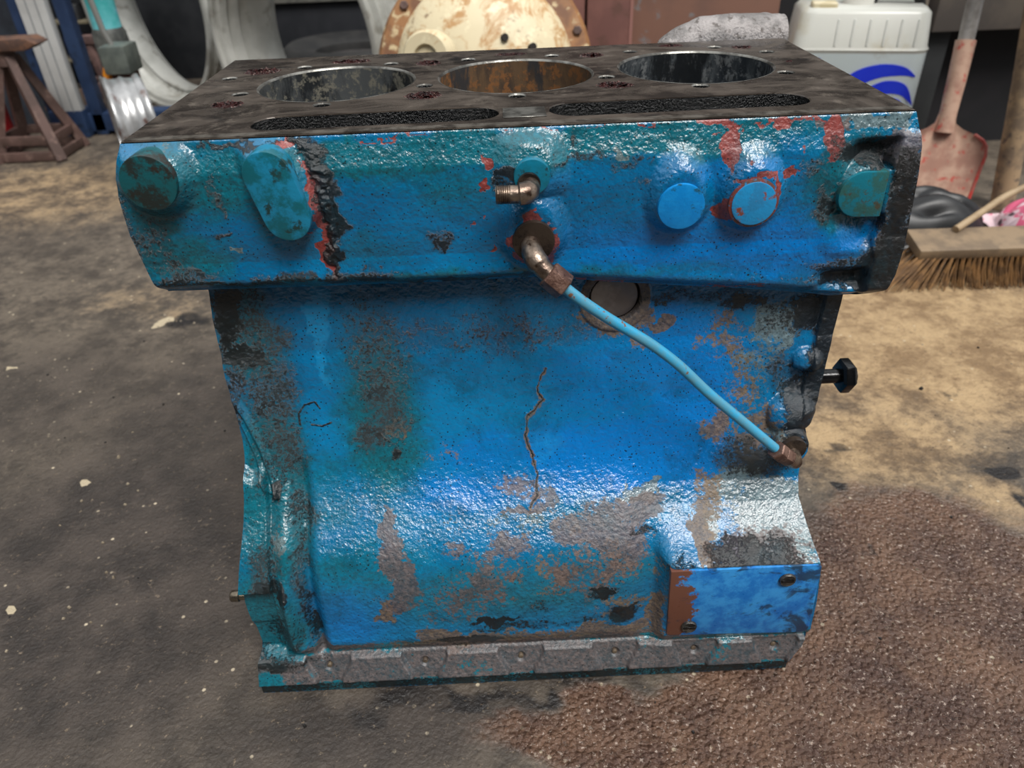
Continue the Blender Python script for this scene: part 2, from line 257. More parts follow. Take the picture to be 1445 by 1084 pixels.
SKIRT_STAINS_SHADE = [(1, 0.0234, 0.0346, 0.0104, 0.0291, 8.0, 0.95), (1, 0.0282, 0.0599, 0.0228, 0.0083, 0.0, 0.75), (1, 0.0154, 0.0901, 0.0094, 0.0314, 12.0, 0.62),
 (1, 0.0391, 0.0451, 0.0269, 0.0301, 0.0, 0.6), (1, 0.041, 0.0912, 0.0235, 0.0378, 10.0, 0.58), (1, 0.0421, 0.1328, 0.0238, 0.0319, 20.0, 0.56),
 (1, 0.1124, 0.0639, 0.0321, 0.053, 0.0, 0.5), (1, 0.1149, 0.1051, 0.0212, 0.0346, 0.0, 0.56), (1, 0.1063, 0.12, 0.0182, 0.0154, 0.0, 0.62),
 (1, 0.1168, 0.1363, 0.0058, 0.0062, 0.0, 0.8), (1, 0.173, 0.0514, 0.1178, 0.0204, 0.0, 0.47), (1, 0.0534, 0.1739, 0.0122, 0.0243, 0.0, 0.56),
 (1, 0.0501, 0.213, 0.0068, 0.0479, 0.0, 0.55), (1, 0.0511, 0.2565, 0.008, 0.0289, 0.0, 0.66), (1, 0.0273, 0.2119, 0.0144, 0.0308, 0.0, 0.56),  # narrow entries along the left groove paint its shade into the grease channel
 (1, 0.0354, 0.1573, 0.0034, 0.0074, 0.0, 0.95), (1, 0.0361, 0.2286, 0.0034, 0.0132, 5.0, 0.95), (1, 0.0244, 0.225, 0.0122, 0.0075, 0.0, 0.7),
 (1, 0.0281, 0.2707, 0.0151, 0.0243, 0.0, 0.62), (1, 0.0137, 0.2943, 0.0206, 0.0057, 0.0, 0.8), (2, 0.111, 0.1836, 0.0054, 0.0127, 0.0, 0.95),
 (2, 0.1127, 0.2028, 0.0087, 0.0171, 0.0, 0.9), (2, 0.1201, 0.2216, 0.0107, 0.0191, -10.0, 0.85), (2, 0.113, 0.2431, 0.0089, 0.0133, 0.0, 0.7),
 (5, 0.1046, 0.2514, 0.008, 0.0137, 0.0, 0.7), (2, 0.2001, 0.1788, 0.0137, 0.0028, 5.0, 0.95), (2, 0.213, 0.177, 0.0049, 0.0049, 0.0, 0.9),
 (2, 0.1578, 0.2034, 0.0136, 0.007, 0.0, 0.62), (2, 0.1789, 0.2191, 0.0342, 0.0265, 0.0, 0.55), (2, 0.2338, 0.1913, 0.0176, 0.0144, 20.0, 0.72),
 (2, 0.2201, 0.1714, 0.0147, 0.0126, 0.0, 0.6), (2, 0.2833, 0.1814, 0.0245, 0.0136, 0.0, 0.75), (2, 0.2581, 0.1923, 0.0293, 0.0239, 0.0, 0.68),
 (2, 0.2769, 0.2027, 0.0193, 0.0197, 0.0, 0.66), (2, 0.2473, 0.2222, 0.0441, 0.0265, 0.0, 0.56), (2, 0.1578, 0.2424, 0.0447, 0.0265, 0.0, 0.52),
 (2, 0.1944, 0.1992, 0.0194, 0.0124, 0.0, 0.62), (2, 0.2034, 0.1607, 0.0196, 0.0127, 0.0, 0.56), (1, 0.2574, 0.2415, 0.01, 0.0054, 0.0, 0.85),
 (1, 0.2731, 0.2612, 0.0122, 0.007, -18.0, 1.0), (1, 0.1827, 0.2645, 0.0203, 0.0028, -4.0, 1.0), (1, 0.1602, 0.2828, 0.0259, 0.004, 0.0, 0.9),
 (1, 0.1994, 0.2704, 0.041, 0.004, -3.0, 0.6), (1, 0.2428, 0.2678, 0.0307, 0.0032, -5.0, 0.5), (1, 0.2124, 0.2524, 0.0151, 0.0109, 0.0, 0.5),
 (5, 0.1401, 0.2751, 0.0174, 0.0073, 0.0, 0.85), (5, 0.1809, 0.2826, 0.0932, 0.0081, -3.0, 0.72), (5, 0.2482, 0.2793, 0.0571, 0.0081, -3.0, 0.75),
 (5, 0.2963, 0.2651, 0.0072, 0.0343, 0.0, 0.68), (5, 0.2963, 0.2245, 0.0078, 0.0212, 0.0, 0.5), (5, 0.2678, 0.2557, 0.0304, 0.0209, 0.0, 0.5),
 (5, 0.2326, 0.2216, 0.0688, 0.0265, 0.0, 0.48), (2, 0.1805, 0.2906, 0.1717, 0.0057, -3.0, 0.9), (2, 0.0668, 0.2847, 0.0308, 0.0063, 0.0, 0.9),
 (5, 0.2673, 0.0429, 0.0234, 0.0138, 10.0, 0.95), (5, 0.2958, 0.0511, 0.0093, 0.0051, 0.0, 0.85), (5, 0.285, 0.0618, 0.0064, 0.0063, 0.0, 0.6),
 (5, 0.3376, 0.0592, 0.023, 0.0256, 0.0, 0.56), (5, 0.355, 0.0955, 0.019, 0.0258, 0.0, 0.55), (5, 0.3376, 0.1255, 0.0128, 0.0158, 0.0, 0.66),
 (5, 0.3619, 0.1267, 0.0242, 0.0255, 0.0, 0.56), (5, 0.3328, 0.1761, 0.0177, 0.0292, 0.0, 0.58), (5, 0.3256, 0.2049, 0.0068, 0.0265, 0.0, 0.8),
 (5, 0.1206, 0.1208, 0.0144, 0.0153, 0.0, 0.5), (5, 0.1483, 0.1377, 0.0291, 0.0202, 0.0, 0.3), (4, 0.3712, 0.185, 0.0294, 0.0279, 0.0, 0.85),
 (4, 0.3528, 0.1721, 0.0295, 0.0244, 0.0, 0.66), (4, 0.3845, 0.1976, 0.0176, 0.024, 0.0, 0.85), (4, 0.3677, 0.0606, 0.023, 0.0266, 0.0, 0.64),
 (4, 0.3587, 0.0853, 0.0188, 0.031, 0.0, 0.55), (4, 0.2841, 0.1692, 0.0167, 0.0088, 0.0, 0.7), (4, 0.2967, 0.1649, 0.0049, 0.005, 0.0, 0.95),
 (4, 0.3548, 0.1572, 0.0039, 0.0032, 0.0, 1.0), (4, 0.3657, 0.1604, 0.0025, 0.0053, 30.0, 1.0), (4, 0.334, 0.1908, 0.0059, 0.0115, 0.0, 0.8),
 (4, 0.3765, 0.1273, 0.0068, 0.0042, 0.0, 0.7), (4, 0.0288, 0.1426, 0.0049, 0.0051, 0.0, 0.6), (4, 0.0363, 0.1877, 0.0078, 0.0191, 0.0, 0.5),
 (4, 0.2096, 0.1854, 0.0878, 0.0142, 0.0, 0.45), (1, 0.3489, 0.0387, 0.0135, 0.0059, 0.0, 0.85), (1, 0.3898, 0.1125, 0.0128, 0.0238, 0.0, 0.9),
 (1, 0.3755, 0.0508, 0.0235, 0.0154, 0.0, 0.5), (1, 0.363, 0.1525, 0.0294, 0.0116, 10.0, 0.7), (1, 0.353, 0.1418, 0.0146, 0.0122, 0.0, 0.62),
 (1, 0.4038, 0.0773, 0.0094, 0.0572, 10.0, 1.0), (1, 0.3953, 0.0468, 0.016, 0.0155, 0.0, 0.95), (1, 0.3777, 0.0862, 0.0077, 0.0207, 0.0, 0.6),
 (1, 0.4008, 0.1284, 0.0068, 0.0102, 0.0, 0.9), (1, 0.3599, 0.2117, 0.0347, 0.0112, -5.0, 0.74), (1, 0.3403, 0.2108, 0.0195, 0.0095, 0.0, 0.7),
 (1, 0.311, 0.2147, 0.0148, 0.0085, 0.0, 0.6), (1, 0.3899, 0.1486, 0.0098, 0.0071, 0.0, 0.8), (1, 0.2871, 0.1959, 0.0117, 0.0038, 0.0, 0.7),
 (1, 0.308, 0.033, 0.0894, 0.0048, 0.0, 0.5), (2, 0.3647, 0.2093, 0.039, 0.0133, 0.0, 0.7), (2, 0.3501, 0.2113, 0.0293, 0.0106, 0.0, 0.8),
 (6, 0.1369, 0.1629, 0.0982, 0.0157, 0.0, 0.7), (6, 0.2748, 0.1433, 0.0829, 0.0306, 0.0, 0.95), (6, 0.3223, 0.1043, 0.034, 0.0591, 20.0, 0.8),
 (6, 0.2743, 0.0918, 0.0566, 0.0478, 0.0, 0.6), (6, 0.31, 0.0578, 0.0374, 0.0255, 0.0, 0.7), (6, 0.082, 0.2515, 0.035, 0.0343, 0.0, 0.7),
 (6, 0.1871, 0.1394, 0.0486, 0.0255, 0.0, 0.6), (6, 0.1549, 0.0506, 0.0725, 0.0306, 0.0, 0.3), (7, 0.0809, 0.0372, 0.0089, 0.0249, 0.0, 0.8),
 (7, 0.0781, 0.0724, 0.0055, 0.0251, 0.0, 0.55), (7, 0.2213, 0.1359, 0.0244, 0.0264, 0.0, 0.45), (7, 0.2056, 0.099, 0.0143, 0.0309, 0.0, 0.4),
 (7, 0.3076, 0.1847, 0.0294, 0.0142, 0.0, 0.5), (7, 0.3319, 0.2392, 0.0298, 0.0266, 0.0, 0.5), (7, 0.2672, 0.2355, 0.0148, 0.0199, 0.0, 0.2),
 (7, 0.1904, 0.0675, 0.0277, 0.006, 0.0, 0.2), (3, 0.0362, 0.1635, 0.029, 0.076, 0.0, 0.85), (3, 0.1115, 0.1152, 0.0287, 0.0665, 0.0, 0.75),
 (3, 0.0734, 0.16, 0.0294, 0.0307, 0.0, 0.5), (3, 0.0962, 0.2151, 0.0584, 0.0266, 0.0, 0.55), (3, 0.183, 0.2371, 0.1237, 0.0331, 0.0, 0.55),
 (3, 0.0197, 0.2622, 0.03, 0.0557, 0.0, 0.85), (3, 0.0326, 0.0499, 0.022, 0.0364, 0.0, 0.7), (3, 0.2571, 0.2227, 0.0588, 0.0265, 0.0, 0.5),
 (3, 0.3845, 0.2181, 0.0196, 0.0159, 0.0, 0.8), (3, 0.2587, 0.1826, 0.0587, 0.0146, 0.0, 0.4), (3, 0.0226, 0.309, 0.0314, 0.0058, 0.0, 0.8),
 (1, 0.0344, 0.2953, 0.0309, 0.0045, 0.0, 0.6), (2, 0.3896, 0.3037, 0.0209, 0.0057, 0.0, 0.6), (3, 0.0963, 0.3039, 0.0115, 0.0034, 0.0, 0.5),
 (3, 0.159, 0.3039, 0.0115, 0.0034, 0.0, 0.5), (3, 0.2323, 0.3038, 0.0115, 0.0034, 0.0, 0.5), (3, 0.2952, 0.3037, 0.0116, 0.0034, 0.0, 0.5),
 (3, 0.3529, 0.3037, 0.0115, 0.0034, 0.0, 0.5)]
FLOOR_STAINS_SHADE = [(0, 0.7524, 0.3999, 0.2876, 0.211, 0.0, 1.0), (0, 0.5812, 0.1951, 0.13, 0.0878, 0.0, 0.75), (0, 0.6445, 0.5499, 0.1491, 0.1398, 0.0, 0.8),
 (0, -0.6901, 1.0889, 0.3992, 0.2423, 0.0, 0.5), (0, -0.2762, 0.5888, 0.2168, 0.0977, 0.0, 0.35), (0, 0.6491, 0.1049, 0.039, 0.0431, 0.0, 0.6),
 (1, 0.5473, -0.0139, 0.1179, 0.1247, 0.0, 1.0), (1, 0.4299, -0.0788, 0.1133, 0.08, 0.0, 0.9), (1, 0.3027, -0.1114, 0.1479, 0.0317, 0.0, 0.8),
 (1, 0.5396, -0.1066, 0.098, 0.0731, 0.0, 0.9), (1, 0.5643, 0.0818, 0.0699, 0.0295, -10.0, 0.8), (2, -0.1613, 0.0474, 0.2096, 0.229, 0.0, 0.9),
 (2, -0.1527, 0.2707, 0.1469, 0.2248, 0.0, 0.7), (2, 0.0879, -0.1013, 0.1522, 0.0431, 0.0, 0.8), (2, -0.3627, 0.3413, 0.177, 0.1537, 0.0, 0.6),
 (2, -0.6443, 0.8343, 0.1578, 0.1097, 0.0, 0.4), (3, 0.6773, 0.1364, 0.0202, 0.0128, 0.0, 0.9), (3, 0.5206, 0.1188, 0.012, 0.0063, 0.0, 0.85),
 (3, 0.6694, 0.094, 0.009, 0.0128, 0.0, 0.9), (3, 0.5092, 0.0418, 0.0121, 0.0122, 0.0, 0.7), (3, 0.5255, 0.1757, 0.0284, 0.0118, 0.0, 0.55),
 (3, -0.2423, 0.5118, 0.0458, 0.0281, 0.0, 0.6), (3, -0.344, 0.5619, 0.0533, 0.0191, 0.0, 0.5), (3, -0.5511, 0.6984, 0.0716, 0.0243, 0.0, 0.45),
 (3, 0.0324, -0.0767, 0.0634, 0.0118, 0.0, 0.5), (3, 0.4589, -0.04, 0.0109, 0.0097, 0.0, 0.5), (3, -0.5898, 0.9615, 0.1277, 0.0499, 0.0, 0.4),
 (3, 0.6757, 0.2649, 0.0463, 0.0149, 0.0, 0.35), (3, 0.1788, -0.0809, 0.177, 0.0136, 3.0, 0.62), (4, -0.2276, 0.0206, 0.0049, 0.006, 0.0, 1.0),  # long thin entry before the block paints its shadow into the oil channel
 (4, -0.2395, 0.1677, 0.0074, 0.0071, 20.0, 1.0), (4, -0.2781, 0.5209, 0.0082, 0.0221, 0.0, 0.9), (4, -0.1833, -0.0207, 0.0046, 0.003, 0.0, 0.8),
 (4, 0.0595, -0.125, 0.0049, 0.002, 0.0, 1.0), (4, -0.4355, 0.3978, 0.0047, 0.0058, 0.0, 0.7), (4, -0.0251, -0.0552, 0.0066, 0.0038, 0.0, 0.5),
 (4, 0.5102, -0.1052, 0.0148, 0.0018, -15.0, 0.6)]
CRACK = [(0.2217, 0.078), (0.2167, 0.0917), (0.2193, 0.1006), (0.2084, 0.1145), (0.2075, 0.1273), (0.2124, 0.1406), (0.2149, 0.1535), (0.2135, 0.1663), (0.2091, 0.1747)]
MARKS = [[(0.0565, 0.1116), (0.0565, 0.1035), (0.0612, 0.0975), (0.0681, 0.0956), (0.0712, 0.1005)], [(0.0641, 0.1119), (0.0711, 0.1133), (0.0775, 0.1111)]]

# ------------------------------------------------------------------ materials
def cast_paint():
    """blue brushed-over cast iron; where it is worn, greasy, rusty or shaded in the left groove comes from painted masks on the mesh"""
    n = NB('worn_blue_cast_paint')
    def at(name):
        a = n.n('ShaderNodeAttribute', attribute_name=name); sp = n.n('ShaderNodeSeparateColor'); n.l(a.outputs['Color'], sp.inputs[0])
        return [sp.outputs[0], sp.outputs[1], sp.outputs[2], a.outputs['Alpha']]
    red, grs_shade, bare, teal = at('wear_shade_a'); chalk, rust, royal, clean = at('wear_b')
    n1 = n.noise(55, 8, .68); n2 = n.noise(330, 7, .75); n3 = n.noise(900, 3, .6); nb = n.noise(14, 6, .6)
    def cut(mask, amp, nz, a=.44, b=.56):
        return n.ss(n.math('MULTIPLY_ADD', nz, amp, n.math('SUBTRACT', mask, amp/2)), a, b)
    mixn = n.math('MULTIPLY_ADD', n2, .5, n.math('MULTIPLY', n1, .5))
    c = n.mix(n.ss(nb, .35, .65), lin((2,98,146)), lin((3,116,168)))
    c = n.mix(n.ss(n.math('MULTIPLY_ADD', n1, .5, n.math('SUBTRACT', royal, .25)), .2, .9), c, lin((0,112,188)))
    c = n.mix(n.math('MULTIPLY', cut(clean, .5, n1, .40, .60), .55), c, lin((30,146,202)))
    tealc = n.mix(n.ss(n2, .4, .62), lin((12,104,116)), lin((22,78,82)))
    c = n.mix(n.math('MULTIPLY', n.ss(n.math('MULTIPLY_ADD', mixn, .9, n.math('SUBTRACT', teal, .45)), .05, .75), .9), c, tealc)
    # soot film, which also deepens the painted groove shade
    c = n.mix(n.math('MULTIPLY', n.ss(n.math('MULTIPLY_ADD', n1, .5, n.math('SUBTRACT', grs_shade, .25)), .15, .75), .55), c, lin((14,34,38)))
    c = n.mix(n.math('MULTIPLY', cut(chalk, 2.0, mixn), .9), c, n.mix(n.ss(n2, .4, .6), lin((116,134,136)), lin((84,98,100))))
    fr = n.math('MULTIPLY', cut(rust, 2.0, mixn), .9); c = n.mix(fr, c, n.mix(n.ss(n2, .38, .62), lin((74,60,48)), lin((116,94,68))))
    fb = n.math('MULTIPLY', cut(bare, 2.0, mixn), .85); c = n.mix(fb, c, n.mix(n.ss(n2, .35, .65), lin((60,47,45)), lin((104,88,84))))
    f0 = cut(red, 1.5, mixn, .47, .53); c = n.mix(f0, c, n.mix(n.ss(n2, .35, .65), lin((112,38,36)), lin((146,66,60))))
    fg = n.math('MULTIPLY', cut(grs_shade, 2.6, n.math('MULTIPLY_ADD', mixn, .6, n.math('MULTIPLY', n.noise(620, 5, .7), .4)), .44, .66), .93); c = n.mix(fg, c, n.mix(n.ss(n1, .4, .6), lin((7,10,12)), lin((22,25,25))))
    c = n.mix(n.math('MULTIPLY', n.ss(n.noise(26, 9, .78, .4), .48, .70), .55), c, lin((8,58,70)))
    c = n.mix(n.math('MULTIPLY', n.ss(n.noise(150, 8, .8), .58, .70), .5), c, lin((18,34,38)))
    # scattered specks of oil
    sp = n.ss(n.math('ADD', n.voro(330), n.math('MULTIPLY', n.noise(35, 3), -.28)), .0, .03, 1., 0.)
    c = n.mix(n.math('MULTIPLY', sp, .8), c, lin((16,22,24)))
    sp2 = n.ss(n.math('ADD', n.math('MULTIPLY_ADD', n.noise(500, 3), .22, n.voro(170)), n.math('MULTIPLY_ADD', n.math('MULTIPLY', grs_shade, n.noise(30, 3)), -.62, -.06)), .0, .05, 1., 0.)
    c = n.mix(n.math('MULTIPLY', sp2, .9), c, lin((14,20,22)))
    r = n.mixf(n1, .14, .32); r = n.mixf(fb, r, .55); r = n.mixf(fr, r, .6); r = n.mixf(f0, r, .45); r = n.mixf(fg, r, .22)
    h = n.math('ADD', n.math('MULTIPLY', n.noise(420, 2, .5), .9), n.math('MULTIPLY', n3, .25))
    h = n.math('ADD', h, n.math('MULTIPLY', n.math('MULTIPLY', fg, n2), 1.2))
    h = n.math('ADD', h, n.math('MULTIPLY', f0, -.25))
    nr = n.bump(h, .6, .0013)
    return n.fin(c, r, 0, nr, .8)
PAINT = cast_paint()
def paint_small(name, c1, c2, c3, lo=.42, hi=.6, scale=70, rough=.33, bump=.25):
    n = NB(name); a = n.noise(scale, 8, .7); c = n.mix(n.ss(a, lo, hi), lin(c1), lin(c2)); c = n.mix(n.ss(n.noise(scale*1.6, 8, .7), .57, .64), c, lin(c3))
    return n.fin(c, n.mixf(a, rough-.08, rough+.15), 0, n.bump(n.noise(500, 3), bump, .0008))
def deck_mat():
    n = NB('oily_machined_deck'); v = n.map((1, 1.6, 1)); a = n.noise(16, 8, .65, 1.6, v); b = n.noise(70, 6, .7)
    c = n.mix(n.ss(a, .35, .65), lin((46,40,36)), lin((84,75,67))); c = n.mix(n.ss(b, .55, .72), c, lin((108,99,90)))
    c = n.mix(n.ss(n.noise(30, 5), .58, .7), c, lin((26,22,20)))
    return n.fin(c, n.mixf(n.ss(a, .3, .7), .18, .42), .25, n.bump(n.math('ADD', n.noise(260, 5), n.math('MULTIPLY', b, .6)), .25, .0006), .5)
DECK = deck_mat()
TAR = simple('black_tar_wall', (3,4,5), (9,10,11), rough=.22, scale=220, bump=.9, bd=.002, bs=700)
MUCK = simple('red_brown_muck', (28,8,8), (60,16,14), rough=.10, scale=420, bump=1., bd=.004, bs=500, c3=(90,60,56))
EDGE = simple('bare_machined_edge', (84,82,78), (140,138,132), rough=.3, metal=.7, scale=60)
def bore_mat(name, cs, rough, wet):
    n = NB(name); v = n.map((1, 1, .35)); a = n.noise(45, 8, .7, .6, v); b = n.noise(110, 7, .7)
    c = n.mix(n.ss(a, .4, .58), lin(cs[0]), lin(cs[1])); c = n.mix(n.ss(b, .5, .6), c, lin(cs[2])); c = n.mix(n.ss(n.noise(28, 6, .7, 0, v), .52, .6), c, lin(cs[3]))
    return n.fin(c, n.mixf(b, rough, rough+.25), wet, n.bump(b, .4, .0008))
BORE = [bore_mat('oily_grey_bore', ((36,38,40),(80,82,82),(118,114,102),(20,20,22)), .22, .12),
        bore_mat('rusty_bore', ((66,54,44),(98,76,54),(126,84,48),(52,50,50)), .4, .1),
        bore_mat('dark_grey_bore', ((40,44,48),(78,82,84),(104,106,106),(26,28,30)), .25, .12)]
BRASS = simple('tarnished_steel_fitting', (104,88,78), (150,134,120), rough=.32, metal=.85, scale=90, bump=.3, c3=(78,60,50))
NUT = simple('rusty_brown_nut', (92,66,56), (126,98,86), rough=.45, metal=.5, scale=120, bump=.4, c3=(60,40,34))
DARKIRON = simple('dark_oily_iron', (38,32,29), (64,54,46), rough=.28, metal=.4, scale=80, bump=.3)
BLACKIRON = simple('black_oily_bolt', (10,11,12), (24,24,25), rough=.16, metal=.3, scale=60, bump=.2)
SILVER = simple('dull_steel_plug', (128,122,122), (160,154,152), rough=.35, metal=.6, scale=40, bump=.1)

# ================================================================== THE PLACE
FZ = -0.0075
def floor_mat():
    n = NB('oil_stained_concrete')
    a0 = n.n('ShaderNodeAttribute', attribute_name='stain_shade_a'); sp = n.n('ShaderNodeSeparateColor'); n.l(a0.outputs['Color'], sp.inputs[0]); tan, wet, dark, oil = sp.outputs[0], sp.outputs[1], sp.outputs[2], a0.outputs['Alpha']
    a1 = n.n('ShaderNodeAttribute', attribute_name='stain_b'); sp2 = n.n('ShaderNodeSeparateColor'); n.l(a1.outputs['Color'], sp2.inputs[0]); pale = sp2.outputs[0]
    n0 = n.noise(3.2, 8, .62); n1 = n.noise(16, 8, .7); n2 = n.noise(90, 6, .75); n3 = n.noise(420, 3, .6)
    mx = n.math('MULTIPLY_ADD', n1, .6, n.math('MULTIPLY', n2, .4))
    def cut(mask, amp, a, b): return n.ss(n.math('MULTIPLY_ADD', mx, amp, n.math('SUBTRACT', mask, amp/2)), a, b)
    c = n.mix(n.ss(mx, .40, .60), lin((66,59,52)), lin((104,94,82)))
    ft = cut(tan, 1.5, .2, .9); c = n.mix(ft, c, n.mix(n.ss(mx, .4, .6), lin((124,100,72)), lin((172,146,110))))
    fd = cut(dark, 1.0, .15, .9); c = n.mix(fd, c, n.mix(n.ss(n1, .35, .65), lin((44,39,36)), lin((72,64,58))))
    fw_ = cut(wet, .7, .32, .6); c = n.mix(fw_, c, n.mix(n.ss(n1, .35, .68), lin((76,55,46)), lin((114,86,68))))
    c = n.mix(n.math('MULTIPLY', n.math('MULTIPLY', fw_, n.ss(n.noise(300, 3, .7), .60, .66)), .8), c, lin((178,160,146)))  # pale specks paint glints into the colour of the wet patch
    fo = cut(oil, .8, .38, .62); c = n.mix(fo, c, lin((34,31,30)))  # oil spots, and the shade painted at the foot of the block
    c = n.mix(n.ss(n.noise(38, 7, .75), .70, .74), c, lin((150,134,112)))
    c = n.mix(n.math('MULTIPLY', n.ss(n.noise(190, 5, .8), .60, .68), .6), c, lin((140,124,104)))
    c = n.mix(n.math('MULTIPLY', n.ss(n.noise(130, 6, .8), .56, .68), .6), c, lin((34,30,28)))
    c = n.mix(n.math('MULTIPLY', n.ss(n.noise(24, 7, .7), .64, .74), .7), c, lin((40,36,33)))
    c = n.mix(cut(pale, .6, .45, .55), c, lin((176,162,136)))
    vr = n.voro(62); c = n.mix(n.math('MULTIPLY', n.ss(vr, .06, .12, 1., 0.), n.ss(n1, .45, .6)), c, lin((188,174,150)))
    r = n.mixf(n1, .42, .62); r = n.mixf(fw_, r, n.mixf(n2, .08, .2)); r = n.mixf(fo, r, .3); r = n.mixf(ft, r, .45)
    gr = n.math('SUBTRACT', n.noise(240, 3, .6), n.math('MULTIPLY', n.voro(260), .9))
    h = n.math('ADD', n.math('MULTIPLY', n2, .9), n.math('MULTIPLY', n3, .35)); h = n.math('ADD', h, n.math('MULTIPLY', gr, n.mixf(fw_, .30, 1.0)))
    n.l(n.bump(h, n.mixf(fw_, .55, .95), .0042), n.b.inputs['Normal'])
    return n.fin(c, r, 0, None, n.mixf(fw_, .4, .7))
gx = np.concatenate([np.linspace(-4, -1.6, 25)[:-1], np.linspace(-1.6, 1.9, 351), np.linspace(1.9, 4, 22)[1:]])
gy = np.concatenate([np.linspace(-2.4, -.5, 16)[:-1], np.linspace(-.5, 2.0, 251), np.linspace(2.0, 3.6, 17)[1:]])
X, Y = np.meshgrid(gx, gy, indexing='ij')
fm = splat(X, Y, FLOOR_STAINS_SHADE, 8, .35)
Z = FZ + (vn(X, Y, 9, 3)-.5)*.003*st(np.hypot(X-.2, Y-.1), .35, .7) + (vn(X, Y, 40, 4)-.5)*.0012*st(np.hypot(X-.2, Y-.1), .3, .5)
fo = grid_obj('floor', np.stack([X, Y, Z], -1)[:, ::-1], floor_mat(), attrs={'stain_shade_a': fm[:, ::-1, :4], 'stain_b': fm[:, ::-1, 4:]})
fo['kind'] = 'structure'; fo['label'] = 'oil stained concrete workshop floor with a wet brown patch'
WALLD = simple('dark_corrugated_wall', (26,28,30), (40,42,42), rough=.7, scale=4)
b = MB()
for k in range(80): b.box((-4+k*.1+.025, 3.58, 1.4), (.05, .05, 2.8)).box((-4+k*.1+.075, 3.61, 1.4), (.05, .05, 2.8))
o = b.build('wall_back', WALLD, smooth=False); o['kind'] = 'structure'
b = MB()
for s in range(56): b.box((-3.97, -1.9+s*.1+.025, 1.4), (.05, .05, 2.8)).box((-4.0, -1.9+s*.1+.075, 1.4), (.05, .05, 2.8))
o = b.build('wall_left', WALLD, smooth=False); o['kind'] = 'structure'

b = MB()
for k in range(80): b.box((-4+k*.1+.025, -2.4, 1.3), (.05, .05, 2.6)).box((-4+k*.1+.075, -2.43, 1.3), (.05, .05, 2.6))
o = b.build('shade_wall_front', WALLD, smooth=False); o['kind'] = 'structure'  # unseen dark wall, added to dim what the block's front reflects
# ================================================================== ENGINE BLOCK
block = empty('engine_block', 'worn blue painted three cylinder engine block standing upright on the oily floor', 'engine block', (.2, .08, FZ))
def to_block(o):            # parts are modelled at their place in the room
    o.parent = block; o.matrix_parent_inverse = Matrix.Translation(-Vector((.2, .08, FZ))); return o
DB = .215
# ---- upper casting (water jacket), front as a relief
nz, nx = 190, 640
zt = np.linspace(0, 1, nz)[:, None]; xt = np.linspace(0, 1, nx)[None, :]
lipx = [-.02, .0, .15, .2154, .2566, .3433, .4052, .45]; lipz = [.2915, .2915, .2903, .2912, .2857, .2769, .2700, .2700]
def edge_l(z): return np.interp(z, [.27,.2926,.3107,.3309,.3531,.379], [-.0015,-.0029,-.007,-.009,-.0083,-.0015])
def edge_r(z): return np.interp(z, [.2695,.2725,.278,.2871,.3098,.3476,.3689,.380], [.4100,.4200,.4255,.4285,.4290,.4256,.4228,.4195])
xx = np.broadcast_to(xt*.42, (nz, nx)); zl = np.interp(xx, lipx, lipz)
zz = H - .0005 - zt*(H-.0005-zl)
X = edge_l(zz)+(edge_r(zz)-edge_l(zz))*xt
t_ = (H-zz)/(H-zl)
base = np.interp((H-zz), [0,.001,.004,.010,.017,.030,.062,.068,.0705,.076,.2], [.000,.0010,.0018,.004,.0068,.0078,.0072,.0066,.0070,.0076,.0076])
lipd = (zz-zl); base = base - .010*(1-st(lipd, -.001, .011))**1.5 + .0008*np.exp(-((lipd-.010)/.004)**2)
hgt = base.copy()
def fillet(cx, cz, r, amp, wd, up=1.0):
    global hgt
    d = np.hypot(X-cx, (zz-cz)*np.where(zz > cz, 1/up, 1.0)); hgt = np.maximum(hgt, hgt*0+base+amp*(1-st(d, r*.9, r+wd)))
fillet(.0148, .3636, .0140, .009, .010, 1.3); fillet(.2955, .3385, .0120, .0075, .009, 1.5); fillet(.3350, .3385, .0120, .0075, .009, 1.5)
fillet(.2147, .3584, .0095, .008, .014, 1.4); fillet(.2153, .3222, .0125, .0085, .010, 1.5)
for cz in np.linspace(.343, .369, 9):
    cx = .0835+(.343-cz)*.35; d = np.hypot(X-cx, zz-cz); hgt = np.maximum(hgt, base+.0085*(1-st(d, .0085, .0175)))
# right end pockets
xr_ = .4108+.0015*np.sin(zz*260)
rec = st(X, .380, .399)*(1-st(X, xr_, xr_+.0022)); rz = st(zz, .302, .311)*(1-st(zz, .362, .369)); lb = st(zz, .3255, .3270)*(1-st(zz, .3505, .3520))*st(X, .400, .4035)
hgt = hgt-(.0095-.0045*(zz < .326))*rec*rz*(1-lb)
d = np.hypot((X-.393)/1.4, zz-.311); hgt += .0045*(1-st(d, .0, .013))                        # bright swelling between pockets
rec3 = st(X, .376, .396)*(1-st(X, .4110, .4145))*st(zz, .2745, .281)*(1-st(zz, .286, .2945)); hgt -= .0085*rec3
d = np.hypot(X-.3975, zz-.3395); hgt = np.maximum(hgt, -.004+.0135*(1-st(d, .012, .021))*(X < .409))
hgt += .0015*st(X, xr_, xr_+.002)*(1-st(zz, .368, .372))
hm = splat(X, H-zz, HEAD_STAINS, 8)
